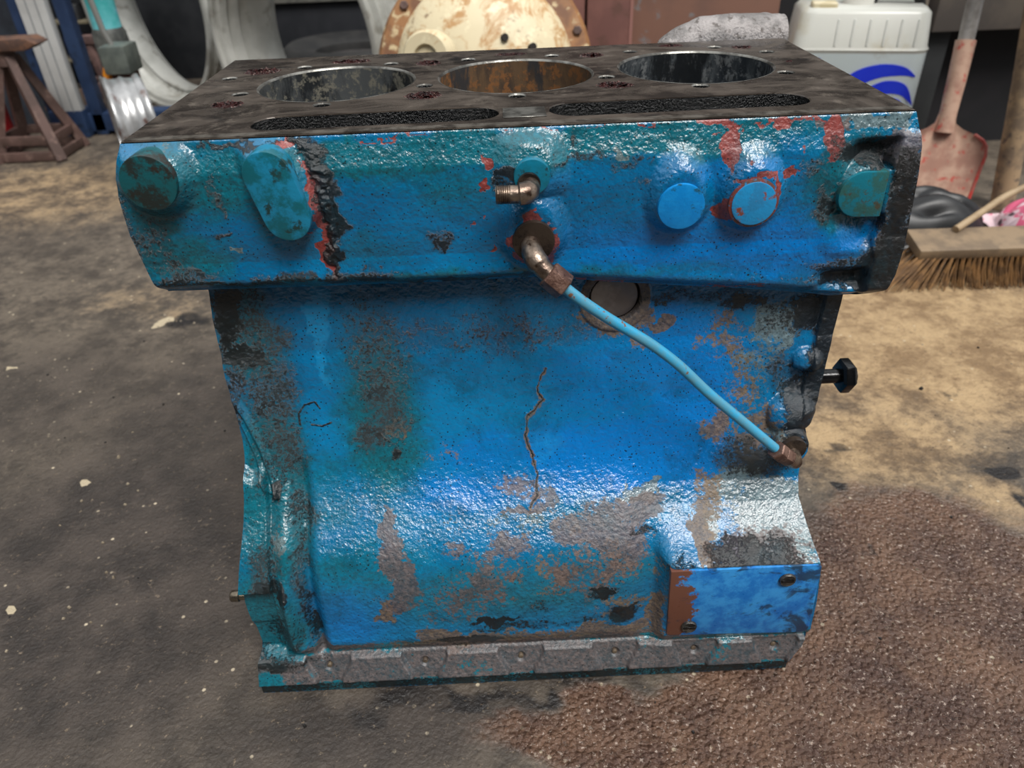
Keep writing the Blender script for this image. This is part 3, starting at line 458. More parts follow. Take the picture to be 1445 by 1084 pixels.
# side bleed of dark grime at both ends
hm[..., 1] = np.maximum(hm[..., 1], .55*(1-st(X, -.008, -.002)))
hm[..., 1] = np.maximum(hm[..., 1], (.45+.55*vn(X, zz, 70, 31))*st(X, .4105, .4130)*(1-st(zz, .362, .367)))
hm[..., 2] = np.maximum(hm[..., 2], (.40+.4*vn(X, zz, 90, 33))*st(X, .4105, .4130)*(1-st(zz, .362, .367)))
tar = np.clip(hm[..., 1]-.55, 0, 1)*((X > .075) & (X < .105))
hgt += tar*(vn(X, zz, 330, 2)*.0062+.001)
g2 = np.clip(hm[..., 1]-.6, 0, 1); hgt += g2*(vn(X, zz, 420, 8)-.3)*.0012
hgt += (vn(X, zz, 300, 1)-.5)*.00045+(vn(X, zz, 60, 6)-.5)*.0012
redm = np.clip(hm[..., 0]*1.2-.5, 0, 1); hgt -= redm*.0003
_k = st(H-zz, .0002, .007); hgt = np.interp((H-zz), [0,.001,.004,.010], [.000,.0010,.0018,.004])*(1-_k)+hgt*_k
P = np.stack([X, -hgt, zz], -1)
# closing patches
def strip(A, B): n = len(A); return (list(A)+list(B), [(i, i+1, n+i+1, n+i) for i in range(n-1)])
L_ = P[:, 0]; R_e = P[:, -1]; Bt = P[-1]; Tp = P[0]
back = lambda A, y: np.stack([A[:, 0], np.full(len(A), y), A[:, 2]], 1)
ex = [strip(L_[::8], back(L_[::8], DB)), strip(back(R_e[::8], DB), R_e[::8]), strip(Bt[::8], back(Bt[::8], .03)), strip(back(Bt[::8], .03), np.stack([Bt[::8, 0], np.full(len(Bt[::8]), DB), np.full(len(Bt[::8]), .28)], 1)),
      ([(0,DB,.28),(.42,DB,.28),(.42,DB,H),(0,DB,H)], [(0,1,2,3)])]
upper = to_block(grid_obj('upper_casting', P, PAINT, attrs={'wear_shade_a': hm[..., :4], 'wear_b': hm[..., 4:]}, extra=ex))
upper['label'] = 'blue green upper casting with red primer and black tar streak'

# ---- crankcase skirt
PZ = [.300,.285,.235,.20,.165,.14,.125,.112,.09,.06,.035,.024,.006,-.004]
PY = [.016,.014,.010,.004,-.006,-.016,-.030,-.043,-.052,-.055,-.055,-.058,-.066,-.066]
PY2 = [.016,.014,.010,.004,-.006,-.016,-.031,-.050,-.0635,-.0640,-.0642,-.0645,-.066,-.066]
z0 = np.linspace(.3, -.004, 4000); y0 = np.interp(-z0, -np.array(PZ), PY); s0 = np.concatenate([[0], np.cumsum(np.hypot(np.diff(z0), np.diff(y0)))])
ker = np.exp(-np.linspace(-2, 2, 601)**2); ker /= ker.sum()
y0s = np.convolve(np.pad(y0, 300, 'edge'), ker, 'valid'); y0s = np.where(z0 < .03, y0, y0s)
z2 = np.array([.300,.285,.235,.20,.165,.14,.128,.118,.112,.1075,.1050,.09,.06,.035,.024,.006,-.004]); y2 = np.array([.016,.014,.010,.004,-.006,-.016,-.026,-.038,-.048,-.059,-.0640,-.0640,-.0640,-.0642,-.0600,-.066,-.066])
y2s = np.interp(-z0, -z2, y2)
ns, nx = 470, 640
s = np.linspace(0, s0[-1], ns)[:, None]; S = np.broadcast_to(s, (ns, nx)).copy(); zz = np.interp(S, s0, z0)
def el(z): return np.interp(z, [-.004,.0053,.018,.024,.030,.07,.085,.12,.151,.18,.226,.266,.283], [.0053,.0053,.0060,.0062,.0085,.0055,.0060,.012,.0155,.0163,.0129,.0135,.0155])
def er(z): return np.interp(z, [-.004,.009,.019,.03,.06,.092,.105,.129,.149,.1736,.193,.213,.2626], [.395,.395,.4026,.4075,.4065,.403,.4005,.3949,.3965,.3984,.404,.4061,.4095])
xt = np.linspace(0, 1, nx)[None, :]; X = el(zz)+(er(zz)-el(zz))*xt
wv = st(X, .2915-.020*st(zz, .115, .135), .3035)
yb = np.interp(S, s0, y0s)*(1-wv)+np.interp(-zz, -z0[::1], y2s)*wv if False else np.interp(S, s0, y0s)*(1-wv)+np.interp(S, s0, y2s)*wv
h = np.zeros_like(X)
h += .0012*st(.241-zz, 0, .009)
# left column: flange pad, curved ridges, rib and groove
pad = (1-st(X, .0285, .031))*st(zz, .088, .090)*(1-st(zz+.9*(X-.0155)-.012*st(X, .02, .03), .158, .166)); h += .0065*pad
rib = st(zz, .024, .038)*np.exp(-((X-(.0405-.003*st(zz, .09, .05)))/.0075)**2)*(1-st(zz, .140, .165)); h += (.005+.003*np.exp(-((zz-.125)/.012)**2))*rib
rib2 = np.exp(-((X-.0375)/.0035)**2)*st(zz, .030, .040)*(1-st(zz, .085, .105)); h += .0045*rib2
grv = np.exp(-((X-.0535)/.0042)**2)*(1-st(zz, .145, .175))*st(zz, .02, .03); h -= .0050*grv
h += .004*st(X, .0545, .064)*(1-st(zz, .13, .16))*st(zz, .024, .04)*(1-st(X, .27, .295))
low = (1-st(X, .0265, .0285))*(1-st(zz, .0862, .0885))*st(zz, .026, .029); h -= .0045*low
low2 = (1-st(X, .0215, .0235))*(1-st(zz, .050, .054))*st(zz, .026, .029); h -= .002*low2
def ridge(pts, wd, amp):
    global h
    d = dseg(X, S, pts); h += amp*np.exp(-(d/wd)**2)
zs_ = lambda z: float(np.interp(-z, -z0, s0))
ridge([(.0165, zs_(.209)), (.022, zs_(.196)), (.028, zs_(.178)), (.033, zs_(.158)), (.0355, zs_(.145))], .0022, .0045)
ridge([(.0170, zs_(.196)), (.0205, zs_(.185)), (.0245, zs_(.170)), (.028, zs_(.155)), (.0315, zs_(.1465))], .0012, .0030)
h += .003*(1-st(X+.0*zz, .018, .034))*np.exp(-((zz-.150)/.018)**2)
h += .0022*np.exp(-(((X-.043)/.008)**2+((zz-.033)/.008)**2))*(.6+vn(X, zz, 300, 4))
# lifted black nodules on the rib
for cx, cz in ((.0352,.1475),(.0382,.0835),(.0335,.040)): h += .0018*np.exp(-(((X-cx)/.0018)**2+((zz-cz)/.0035)**2))
# plug recess under the lip
d = np.hypot(X-.2668, zz-.2685); hole = 1-st(d, .0160, .0166); h -= .0085*hole; h += .0012*(1-st(d, .0215, .0235))*(1-hole)
# ears and bosses at the right end
def ear(cx, cz, r, amp):
    global h
    dx = X-cx; dz = zz-cz; rr = np.hypot(np.where(dx > 0, dx*.75, dx*1.0), dz); q_ = amp*np.sqrt(np.clip(1-(rr/r)**2, 0, 1))*st(dx, -r*1.0, -r*.86); h = np.where(q_ > 1e-6, np.maximum(h, q_), h)
ear(.3925, .2215, .0090, .0080); ear(.3850, .1840, .0145, .0115)
d = np.hypot(X-.3870, zz-.1665); h = np.where(d < .0125, np.maximum(h, .0125*(1-st(d, .0105, .0125))), h)
h -= .0035*np.exp(-(((X-.389)/.010)**2+((zz-.205)/.010)**2))
h += .0032*st(X, er(zz)-.011, er(zz)-.0095)*st(zz, .182, .190)
# pan rail: pockets around the screw holes
fl = st(zz, .0265, .0245)
FLX = [.0573, .1278, .1984, .2675, .3255, .3841]
pk = np.zeros_like(X)
for fx in FLX:
    hw = .0085+.0075*st(zz, .006, .024); pk = np.maximum(pk, 1-st(np.abs(X-fx), hw-.0006, hw+.0014))
h += np.where(zz < .0265, 0, 0)+fl*(.0010+.0042*(1-pk))*st(zz, .004, .008) + .0016*(1-st(zz, .004, .007))
h -= .0012*np.exp(-((zz-.0268)/.0009)**2)*st(X, .05, .06)
for fx in FLX: h -= .0022*(1-st(np.hypot(X-fx, (zz-.0170)*1.0), .0024, .0036))
# welded crack and casting grain
dc = dseg(X+(vn(X, S, 160, 9)-.5)*.004, S, CRACK); h += .0010*np.exp(-(dc/.0022)**2)-.0012*np.exp(-(dc/.0006)**2)
km = splat(X, S, SKIRT_STAINS_SHADE, 8)
km[..., 1] = np.maximum(km[..., 1], .80*np.exp(-(dc/.0007)**2)); km[..., 5] = np.maximum(km[..., 5], .62*np.exp(-(dc/.0026)**2))
for q in MARKS: km[..., 1] = np.maximum(km[..., 1], .92*np.exp(-(dseg(X, S, q)/.0008)**2))
d = np.hypot(X-.2668, zz-.2685); km[..., 5] = np.maximum(km[..., 5], 1.2*(1-st(d, .0205, .0235)))
km[..., 1] = np.maximum(km[..., 1], .98*st(X, er(zz)-.0105, er(zz)-.0095)*st(zz, .180, .190))
km[..., 2] = np.maximum(km[..., 2], (.48+.5*vn(X, S, 50, 12))*st(zz, .0035, .0065)*(1-st(zz, .024, .030))*st(X, .012, .03))
km[..., 3] = np.maximum(km[..., 3], .95*(1-st(zz, .03, .04)))
km[..., 1] = np.maximum(km[..., 1], (.35+.45*vn(X, S, 26, 14))*(1-st(zz, .004, .007)))
cov = st(zz, .088, .100) ; under = km[..., 1]*0
h += (vn(X, S, 300, 1)-.5)*.0006+(vn(X, S, 45, 6)-.5)*.0016*st(zz, .02, .04)
h += np.clip(km[..., 1]-.7, 0, 1)*(vn(X, S, 380, 8)-.4)*.0015
zo = zz-.0030*(1-st(zz, .02, .05))*(1-X/.41)
P = np.stack([X, yb-h, zo], -1)
YB = .205
L_ = P[::6, 0]; R_e = P[::6, -1]; Bt = P[-1][::8]; Tp = P[0][::8]
ex = [strip(L_, back(L_, YB)), strip(back(R_e, YB), R_e), strip(Bt, back(Bt, YB)), strip(back(Tp, YB), Tp), ([(.008,YB,FZ),(.40,YB,FZ),(.408,YB,.30),(.012,YB,.30)], [(0,3,2,1)])]
skirt = to_block(grid_obj('crankcase', P, PAINT, attrs={'wear_shade_a': km[..., :4], 'wear_b': km[..., 4:]}, extra=ex))

# ---- deck with bores, slots and passages
def circ(cx, cy, r, n=24, ry=None, j=0., seed=0):
    rr = random.Random(seed); ry = ry or r
    return [(cx+r*(1+j*rr.uniform(-1,1))*math.cos(2*math.pi*k/n), cy+ry*(1+j*rr.uniform(-1,1))*math.sin(2*math.pi*k/n)) for k in range(n)]
def stad(x0, x1, cy0, cy1, r, n=10):
    out = []
    for k in range(n+1): a = -math.pi/2+math.pi*k/n; out.append((x1-r+r*math.cos(a), cy1+r*math.sin(a)))
    for k in range(n+1): a = math.pi/2+math.pi*k/n; out.append((x0+r+r*math.cos(a), cy0+r*math.sin(a)))
    return out
BX = [(.0926, .1225), (.2112, .1245), (.3322, .1290)]; BR = .0518
bolts = [(.0133,.149),(.0341,.1004),(.0596,.1775),(.1224,.1776),(.093,.0639),(.1518,.1032),(.1785,.1816),(.2104,.0669),(.2975,.1861),(.3608,.1903),(.3923,.1662),(.3838,.0996),(.2697,.1073),(.3227,.073),(.2398,.1832)]
cool = [(.031,.1685,.0125,.0105),(.0333,.0736,.0100,.0085),(.091,.1914,.0146,.006),(.1499,.1747,.0088,.0085),(.1533,.0765,.0112,.0090),(.2105,.1949,.0115,.005),(.2684,.1789,.0082,.008),(.2719,.0839,.0112,.0085),(.3305,.2030,.0092,.005),(.3800,.1862,.0070,.006),(.3966,.1321,.0024,.0024)]
holes = [('bore', circ(x, y, BR, 72), .03) for x, y in BX]
holes += [('bolt', circ(x, y, .0056, 20), .03) for x, y in bolts]
holes += [('muck', circ(x, y, rx, 26, ry, .10, i), .010) for i, (x, y, rx, ry) in enumerate(cool)]
holes += [('slot', stad(.060, .1995, .0265, .0300, .0145), .06), ('slot', stad(.2265, .3755, .0310, .0340, .0150), .06)]
outer = [(float(x), float(y)) for x, y in [(-.0015, 0.0), (.4195, 0.0), (.4195, DB), (-.0015, DB)]]
pts = list(outer); edges = [(i, (i+1) % 4) for i in range(4)]
for k, poly, dep in holes:
    b0 = len(pts); pts += poly; edges += [(b0+i, b0+(i+1) % len(poly)) for i in range(len(poly))]
vo, eo, fo_, *_r = delaunay_2d_cdt([Vector(p) for p in pts], edges, [], 0, 1e-7)
def inside(p, poly):
    c = False; n = len(poly)
    for i in range(n):
        (x1, y1), (x2, y2) = poly[i], poly[(i+1) % n]
        if (y1 > p[1]) != (y2 > p[1]) and p[0] < (x2-x1)*(p[1]-y1)/(y2-y1)+x1: c = not c
    return c
b = MB(); fs = []
for f in fo_:
    cx = sum(vo[i].x for i in f)/len(f); cy = sum(vo[i].y for i in f)/len(f)
    if not any(inside((cx, cy), poly) for _, poly, _d in holes): fs.append(f)
b.add([(v.x, v.y, H) for v in vo], fs)
MI = {'bore': 2, 'bolt': 2, 'muck': 3, 'slot': 1}
rr = random.Random(3)
for k, poly, dep in holes:
    n = len(poly); cx = sum(p[0] for p in poly)/n; cy = sum(p[1] for p in poly)/n
    ch = {'bore': .0008, 'bolt': .0008, 'muck': .0012, 'slot': .0006}[k]
    def ring(o, z, jit=0.):
        out = []
        for p in poly:
            L = math.hypot(p[0]-cx, p[1]-cy); q = 1-o/L*(1+rr.uniform(-jit, jit)); out.append((cx+(p[0]-cx)*q, cy+(p[1]-cy)*q, z+rr.uniform(-jit, jit)*.001))
        return out
    if k == 'muck': rings = [ring(0, H), ring(ch, H+.0003, .6), ring(ch*1.7, H-.0008, .8), ring(ch*2.2, H-.003, .8), ring(ch*2.8, H-dep, .5)]
    else: rings = [ring(0, H), ring(ch, H-ch)]+[ring(ch*1.2, H-dep)]
    if k == 'slot': rings = [ring(0, H), ring(ch, H-ch), ring(.001, H-.012), ring(.0015, H-dep)]
    for i in range(len(rings)-1):
        b.cur = (0 if i == 0 and k == 'slot' else 2 if i == 0 and k != 'muck' else (1 if k == 'bolt' else MI[k]))
        if k == 'bore' and i > 0: continue
        b.add(rings[i]+rings[i+1], [(q, (q+1) % n, n+(q+1) % n, n+q) for q in range(n)])
    if k != 'bore':
        b.cur = 1 if k == 'bolt' else MI[k]; c0 = len(b.v); b.add([rings[-1][q] for q in range(n)]+[(cx, cy, H-dep-.001)], [(q, (q+1) % n, n) for q in range(n)])
deck = to_block(b.build('deck_face', [DECK, TAR, EDGE, MUCK], smooth=False)); deck['label'] = 'oily brown machined deck face with bolt holes and water passages'
CRUST = simple('glossy_crust', (96,66,60), (44,16,14), rough=.08, metal=.2, scale=500, bump=.6, c3=(170,160,154))  # red crust; its palest tone paints sparkle onto the hole rims
for i, (x, y, rx, ry) in enumerate(cool[:10]):
    mb = MB()
    for k in range(46):
        a = rr.uniform(0, 2*math.pi); q = rr.uniform(.62, 1.06); r_ = rr.uniform(.0006, .0014)
        c0 = Vector((x+rx*q*math.cos(a), y+ry*q*math.sin(a), H-.0003-max(0, .92-q)*.012)); M_ = Matrix.Rotation(rr.uniform(0, 3), 3, Vector((rr.random(), rr.random(), rr.random()+.1)).normalized())
        mb.add([c0+M_ @ Vector(p)*r_ for p in ((1,0,0),(-1,0,0),(0,1.2,0),(0,-1,0),(0,0,.7),(0,0,-.9))], [(0,2,4),(2,1,4),(1,3,4),(3,0,4),(2,0,5),(1,2,5),(3,1,5),(0,3,5)])
    o = to_block(mb.build('rust_crust', CRUST, smooth=False)); o['kind'] = 'stuff'
# machined sill between the two slots and bright front arris
to_block(MB().box((.213, .027, H+.0003), (.024, .020, .0006)).build('bridge', EDGE, bevel=.0002, seg=1))
to_block(MB().box((.209, .0045, H+.0002), (.418, .006, .0005)).build('front_edge', simple('worn_front_edge', (70,64,58), (118,112,104), rough=.3, metal=.5, scale=80), smooth=False))
for i, (x, y) in enumerate(BX):
    o = MB().lathe([(BR-.0008, H-.0008), (BR-.0014, H-.0012), (BR-.0016, H-.17), (BR+.002, H-.17)], (x, y, 0), n=96).build('cylinder_bore', BORE[i])
    to_block(o); o['label'] = ['oily grey cylinder bore', 'rusty orange brown cylinder bore', 'dark grey cylinder bore'][i]
    to_block(MB().lathe([(BR+.0002, H+.0001), (BR-.0002, H+.0002), (BR-.0010, H-.0004), (BR-.0014, H-.0012)], (x, y, 0), n=96).build('bore_rim', EDGE))
# ---- plugs and bosses on the front
def disc(name, cx, cz, r, y0_, y1_, mat, label=None, bev=.0009, n=48, par=None):
    o = MB().lathe([(r, -y0_), (r, -y1_)], (cx, 0, cz), (0, -1, 0), n=n, cap0=True, cap1=True).build(name, mat, bevel=bev)
    to_block(o)
    if label: o['label'] = label
    return o
disc('core_plug', .0150, .3636, .0146, .0, -.0185, paint_small('grimy_teal_plug', (20,82,88), (36,44,42), (44,36,30), .48, .56, 40), 'grimy dark teal core plug')
disc('core_plug', .2955, .3383, .0128, .0, -.0172, paint_small('clean_blue_plug', (6,124,196), (16,136,206), (30,70,76), .42, .6, 60), 'clean blue core plug')
disc('core_plug', .3350, .3383, .0122, .0, -.0172, paint_small('flaked_plug', (34,140,196), (40,126,176), (126,70,56), .5, .6, 70), 'light blue core plug with flaked rim')
to_block(MB().lathe([(.0121, -.0), (.0136, -.0), (.0136, .0160), (.0121, .0166)], (.3350, 0, .3383), (0, -1, 0), n=48).build('plug_rim', simple('flaked_red_rim', (120,56,48), (84,62,56), rough=.4, scale=200, c3=(24,120,170))))
TEALP = paint_small('smeared_teal_paint', (16,92,104), (24,122,156), (30,58,58), .46, .58, 45)
def capsule(p0, p1, r0, r1, n=14):
    p0, p1 = Vector(p0), Vector(p1); d = (p1-p0).normalized(); a0 = math.atan2(d.y, d.x)
    return [tuple(p1+Vector((math.cos(a0-math.pi/2+math.pi*k/n), math.sin(a0-math.pi/2+math.pi*k/n)))*r1) for k in range(n+1)]+[tuple(p0+Vector((math.cos(a0+math.pi/2+math.pi*k/n), math.sin(a0+math.pi/2+math.pi*k/n)))*r0) for k in range(n+1)]
to_block(MB().slab(capsule((.0770,.3650), (.0828,.3415), .0128, .0126), -.004, -.0190).build('oval_boss', TEALP, bevel=.0012))['label'] = 'slanting oval boss in smeared teal paint'
to_block(MB().slab([(.4092,.3255),(.4085,.3512)]+[(.3960+.0128*math.cos(math.pi/2+math.pi*k/14), .3386+.0128*math.sin(math.pi/2+math.pi*k/14)) for k in range(15)], -.0, -.0112).build('mounting_lug', paint_small('worn_teal_lug', (20,110,128), (44,92,90), (70,70,58), .46, .56, 90), bevel=.001))
disc('fitting_boss', .2147, .3584, .0096, -.004, -.0182, paint_small('teal_boss', (10,112,140), (14,98,116), (30,56,60)), 'teal boss behind the threaded elbow')
disc('fitting_boss', .2150, .3222, .0118, -.004, -.0188, DARKIRON, 'dark bare boss behind the pipe elbow')
# threaded elbow
e1 = MB().tube(spline([(.2135,-.016,.3545), (.2135,-.022,.3540), (.2120,-.0262,.3535), (.2085,-.0275,.3532), (.2040,-.0275,.3531), (.2020,-.0275,.3531)], 6), [.0052]*10+[.0058]*10+[.0047]*11, 24)
elb = to_block(e1.build('threaded_elbow', BRASS)); elb['label'] = 'tarnished elbow fitting with an open threaded end'
th = MB()
pr = []
for k in range(7): x = .0; pr += [(.0046, k*.0011), (.0051, k*.0011+.0004), (.0046, k*.0011+.0008)]
th.lathe(pr+[(.0044, .0078), (.0030, .0078), (.0028, .0020)], (.2030,-.0275,.3531), (-1,0,0), n=28)
to_block(th.build('thread', BRASS))
disc('collar', .2130, .3552, .0062, -.017, -.0205, DARKIRON)
# pipe elbow, nuts, pipe
pe = spline([(.2132,-.016,.3208), (.2135,-.024,.3200), (.2150,-.030,.3180), (.2185,-.0335,.3140), (.2225,-.0355,.3100)], 7)
to_block(MB().tube(pe, [.0056]*8+[.0060]*12+[.0054]*9, 24).build('pipe_elbow', BRASS))
def prism(p0, p1, r, mat, name, ch=.0008):
    p0, p1 = Vector(p0), Vector(p1); L = (p1-p0).length
    return to_block(MB().lathe([(r-ch, 0), (r, ch), (r, L-ch), (r-ch, L)], p0, p1-p0, n=6, cap0=True, cap1=True).build(name, mat, bevel=.0003, angle=25))
prism((.2215,-.0350,.3108), (.2310,-.0378,.3030), .0078, NUT, 'pipe_nut')
pipe = spline([(.2290,-.0372,.3045), (.2350,-.0385,.2995), (.2435,-.0380,.2920), (.2562,-.0365,.2816), (.2700,-.0350,.2712), (.2842,-.0340,.2602), (.3000,-.0340,.2460), (.3193,-.0340,.2256), (.3420,-.0340,.2040), (.3660,-.0340,.1812), (.3700,-.0338,.1775)], 6)
def pipe_mat():
    n = NB('scuffed_pale_blue_pipe'); a = n.noise(90, 6, .7); c = n.mix(n.ss(a, .35, .6), lin((52,160,204)), lin((84,150,176))); c = n.mix(n.ss(n.noise(160, 5), .62, .68), c, lin((120,86,66)))
    return n.fin(c, .25, 0, n.bump(a, .1, .0005))
to_block(MB().tube(pipe, .0032, 20).build('oil_pipe', pipe_mat()))['label'] = 'thin pale blue oil pipe running diagonally across the block'
prism((.3675,-.0352,.1800), (.3725,-.0340,.1748), .0066, NUT, 'pipe_nut')
prism((.3722,-.0338,.1752), (.3790,-.0315,.1690), .0062, NUT, 'pipe_nut')
to_block(MB().tube([(.3785,-.0316,.1695), (.3850,-.0280,.1630), (.3868,-.0200,.1625), (.3868,-.0100,.1630)], [.0055,.0053,.0050,.005], 20).build('banjo_end', BRASS))
disc('union_seat', .3868, .1658, .0088, -.010, -.0205, DARKIRON)
# recessed steel plug
disc('core_plug', .2668, .2685, .0150, .020, .0150, SILVER, 'dull steel core plug recessed under the lip')
disc('plug_ring', .2668, .2685, .0162, .022, .0165, BLACKIRON)
# side bolt
sb = to_block(MB().tube([(.400,.030,.1900), (.4330,.030,.1900)], .0052, 24).build('long_bolt', BLACKIRON)); sb['label'] = 'black oily bolt sticking out of the right end'
o = MB().lathe([(.0105, 0), (.0125, .0018), (.0125, .0075), (.0105, .0095)], (.4310,.030,.1900), (1,0,0), n=6, cap0=True, cap1=True).build('bolt_head', BLACKIRON, bevel=.0004, angle=25); o.parent = sb
o = MB().lathe([(.0, .0), (.006, 0), (.006, .002), (.004, .0026), (.0, .0026)], (.4405,.030,.1900), (1,0,0), n=24).build('bolt_face', DARKIRON); o.parent = sb
o = MB().tube([(.412,.030,.1900), (.4165,.030,.1900)], .0075, 24).build('washer', BLACKIRON, bevel=.0005); o.parent = sb
# left dowel
dw = to_block(MB().lathe([(.0, 0), (.0036, 0), (.0042, .0008), (.0042, .0060), (.0032, .0066), (.0032, .0240)], (-.0085,-.040,.0680), (1,0,0), n=24).build('dowel', simple('worn_brass_dowel', (150,140,118), (120,110,96), rough=.25, metal=.9, scale=90)))
# rail screws heads in their holes
for fx in FLX:
    o = disc('rail_screw', fx, .0168-.003*(1-fx/.41), .0019, -.050, -.0628-.0005, simple('rail_rivet', (96,84,74), (124,110,92), rough=.4, metal=.4, scale=200) if fx == FLX[0] else RV, bev=.0006, n=16)
    RV = o.data.materials[0]
# cover plate with two slotted screws
pl = [(.3005,.1040),(.3990,.1045),(.4015,.1025),(.4052,.0400),(.4035,.0355),(.4000,.0343),(.3055,.0372),(.3030,.0385)]
def plate_mat():
    n = NB('scuffed_blue_cover_plate'); a = n.noise(60, 8, .7); x = n.n('ShaderNodeSeparateXYZ'); n.l(n.co, x.inputs[0])
    c = n.mix(n.ss(a, .4, .6), lin((16,104,180)), lin((50,140,206))); b_ = n.noise(38, 8, .72)
    m1 = n.math('ADD', n.ss(x.outputs[0], .30, .335, .16, -.12), b_); c = n.mix(n.ss(m1, .56, .60), c, lin((104,66,52)))
    m2 = n.math('ADD', n.ss(x.outputs[0], .36, .402, -.12, .12), n.noise(30, 8, .7, 1.)); c = n.mix(n.math('MULTIPLY', n.ss(m2, .55, .66), .85), c, lin((22,34,44)))
    m3 = n.noise(34, 8, .7, .5, n.map((1,1,2.4))); c = n.mix(n.math('MULTIPLY', n.ss(m3, .57, .64), .8), c, lin((18,40,60)))
    return n.fin(c, n.mixf(a, .2, .4), 0, n.bump(a, .15, .0008))
cp = to_block(MB().slab(pl, -.0600, -.0668).build('cover_plate', plate_mat(), bevel=.0008)); cp['label'] = 'scuffed blue rectangular cover plate with rust at its left'
for sx, sz in ((.3800,.0920), (.3180,.0470)):
    sc = MB().lathe([(.0, .0668), (.0056, .0668), (.0056, .0678), (.0050, .0688), (.0040, .0682), (.0, .0684)], (sx, 0, sz), (0,-1,0), n=32).build('slotted_screw', simple('oily_screw_steel', (58,56,54), (96,92,86), rough=.25, metal=.6, scale=200, bump=.5), bevel=0); sc.parent = cp
    MB().box((sx, -.0686, sz), (.0084, .0010, .0016)).build('screw_slot', TAR, sc, smooth=False)
# water outlet casting behind the deck
wo_ = MB().tube(spline([(.325,.236,.335), (.338,.246,.360), (.357,.250,.3720), (.385,.252,.3745), (.415,.252,.3745), (.432,.252,.3740)], 8), [.012]*6+[.014]*4+[.0165]*8+[.0185]*16+[.0175]*7, 28)
for i, v in enumerate(wo_.v): k = (random.random()-.5)*.0010; wo_.v[i] = (v[0], v[1]+k, v[2]+k)
to_block(wo_.build('water_outlet', simple('flaky_grey_casting', (128,124,122), (166,160,158), rough=.42, metal=.2, scale=60, bump=.9, bd=.002, bs=500, c3=(104,98,94)), sub=1))['label'] = 'grey crusted water outlet neck behind the deck'

# ================================================================== BACKGROUND, LEFT
ALU = simple('dull_grey_wheel_paint', (160,160,154), (184,184,178), rough=.35, metal=.15, scale=7, bump=.06, c3=(140,138,130))
def rim(loc, nrm, R, depth, label, mat=ALU):
    t = empty('wheel_rim', label, 'wheel rim', (loc[0], loc[1], FZ), 'bare wheel rims')
    n = Vector(nrm).normalized(); c = Vector(loc)-Vector((loc[0], loc[1], FZ))
    # wall: from the near bead inwards, with ridges; outer skin a few mm larger
    ridges = [(R, 0), (R*1.0, .006), (R*.955, .010), (R*.945, .026), (R*.985, .032), (R*.945, .040), (R*.930, .054), (R*.970, .060), (R*.920, .070), (R*.90, depth*.45), (R*.89, depth*.75), (R*.93, depth*.86), (R*.95, depth-.012), (R*.995, depth-.006), (R, depth)]
    inner = [(r-.006, h) for r, h in ridges]
    MB().lathe([(r, -h) for r, h in ridges]+[(r, -h) for r, h in inner[::-1]]+[(ridges[0][0], 0)], c, n, n=96).build('barrel', mat, t, angle=60)
    MB().lathe([(R+.002, 0), (R+.004, .003), (R-.002, .005), (R-.008, .003), (R-.008, -.001)], c, n, n=96).build('bead', mat, t)
    return t
rimA = rim((-.715, 1.76, .262+FZ), (-.57,-.82,.0), .262, .15, 'pale grey wheel rim standing second from the left, beside the turquoise cylinder')
rimB = rim((-.212, 1.22, .232+FZ), (-.57,-.82,.0), .232, .17, 'pale grey wheel rim standing next to the rusty cream axle hub')
rimC = rim((-.580, 1.17, .098+FZ), (-.88,-.47,.0), .098, .065, 'smallest wheel rim, rust streaked, in front of the turquoise cylinder', simple('streaked_silver_rim', (150,150,150), (182,182,182), rough=.3, metal=.6, scale=9, c3=(96,60,48)))
# dark wheel with tyre inside the row, seen through the right rim
RUB = simple('old_black_rubber', (16,16,17), (30,29,28), rough=.75, scale=20)
t = empty('tyre', 'dark worn tyre lying behind the wheel rims', 'tyre', (-.17, 1.72, FZ))
MB().lathe([(.10,.02),(.17,.0),(.20,.03),(.20,.13),(.17,.16),(.10,.14),(.10,.02)], (0,0,0), (0,0,1), n=48).build('tread', RUB, t, bevel=.01)
MB().lathe([(.0,.05),(.06,.05),(.10,.03),(.10,.12),(.06,.10),(0,.10)], n=32).build('wheel_disc', simple('dark_disc', (34,32,32), (50,46,44), rough=.6), t)
b = MB().box((0,0,.29), (.62,.04,.12)); t = empty('steel_beam', 'grey painted steel beam on two feet behind the wheel rims', 'beam', (-.20, 1.92, FZ)); b.build('rail', simple('grey_beam_paint', (88,88,84), (110,108,102), rough=.5), t, bevel=.004)
MB().box((0,.0,.115), (.50,.012,.225)).build('shade_sheet', simple('dark_blue_black', (14,17,24), (22,24,30), rough=.7), t, bevel=.001)  # dark sheet added to stand for the shade behind the rims
for s in (-1, 1): MB().box((s*.27,0,.115), (.05,.04,.23)).build('foot', simple('dark_foot', (36,36,38), (48,48,48)), t, bevel=.003)
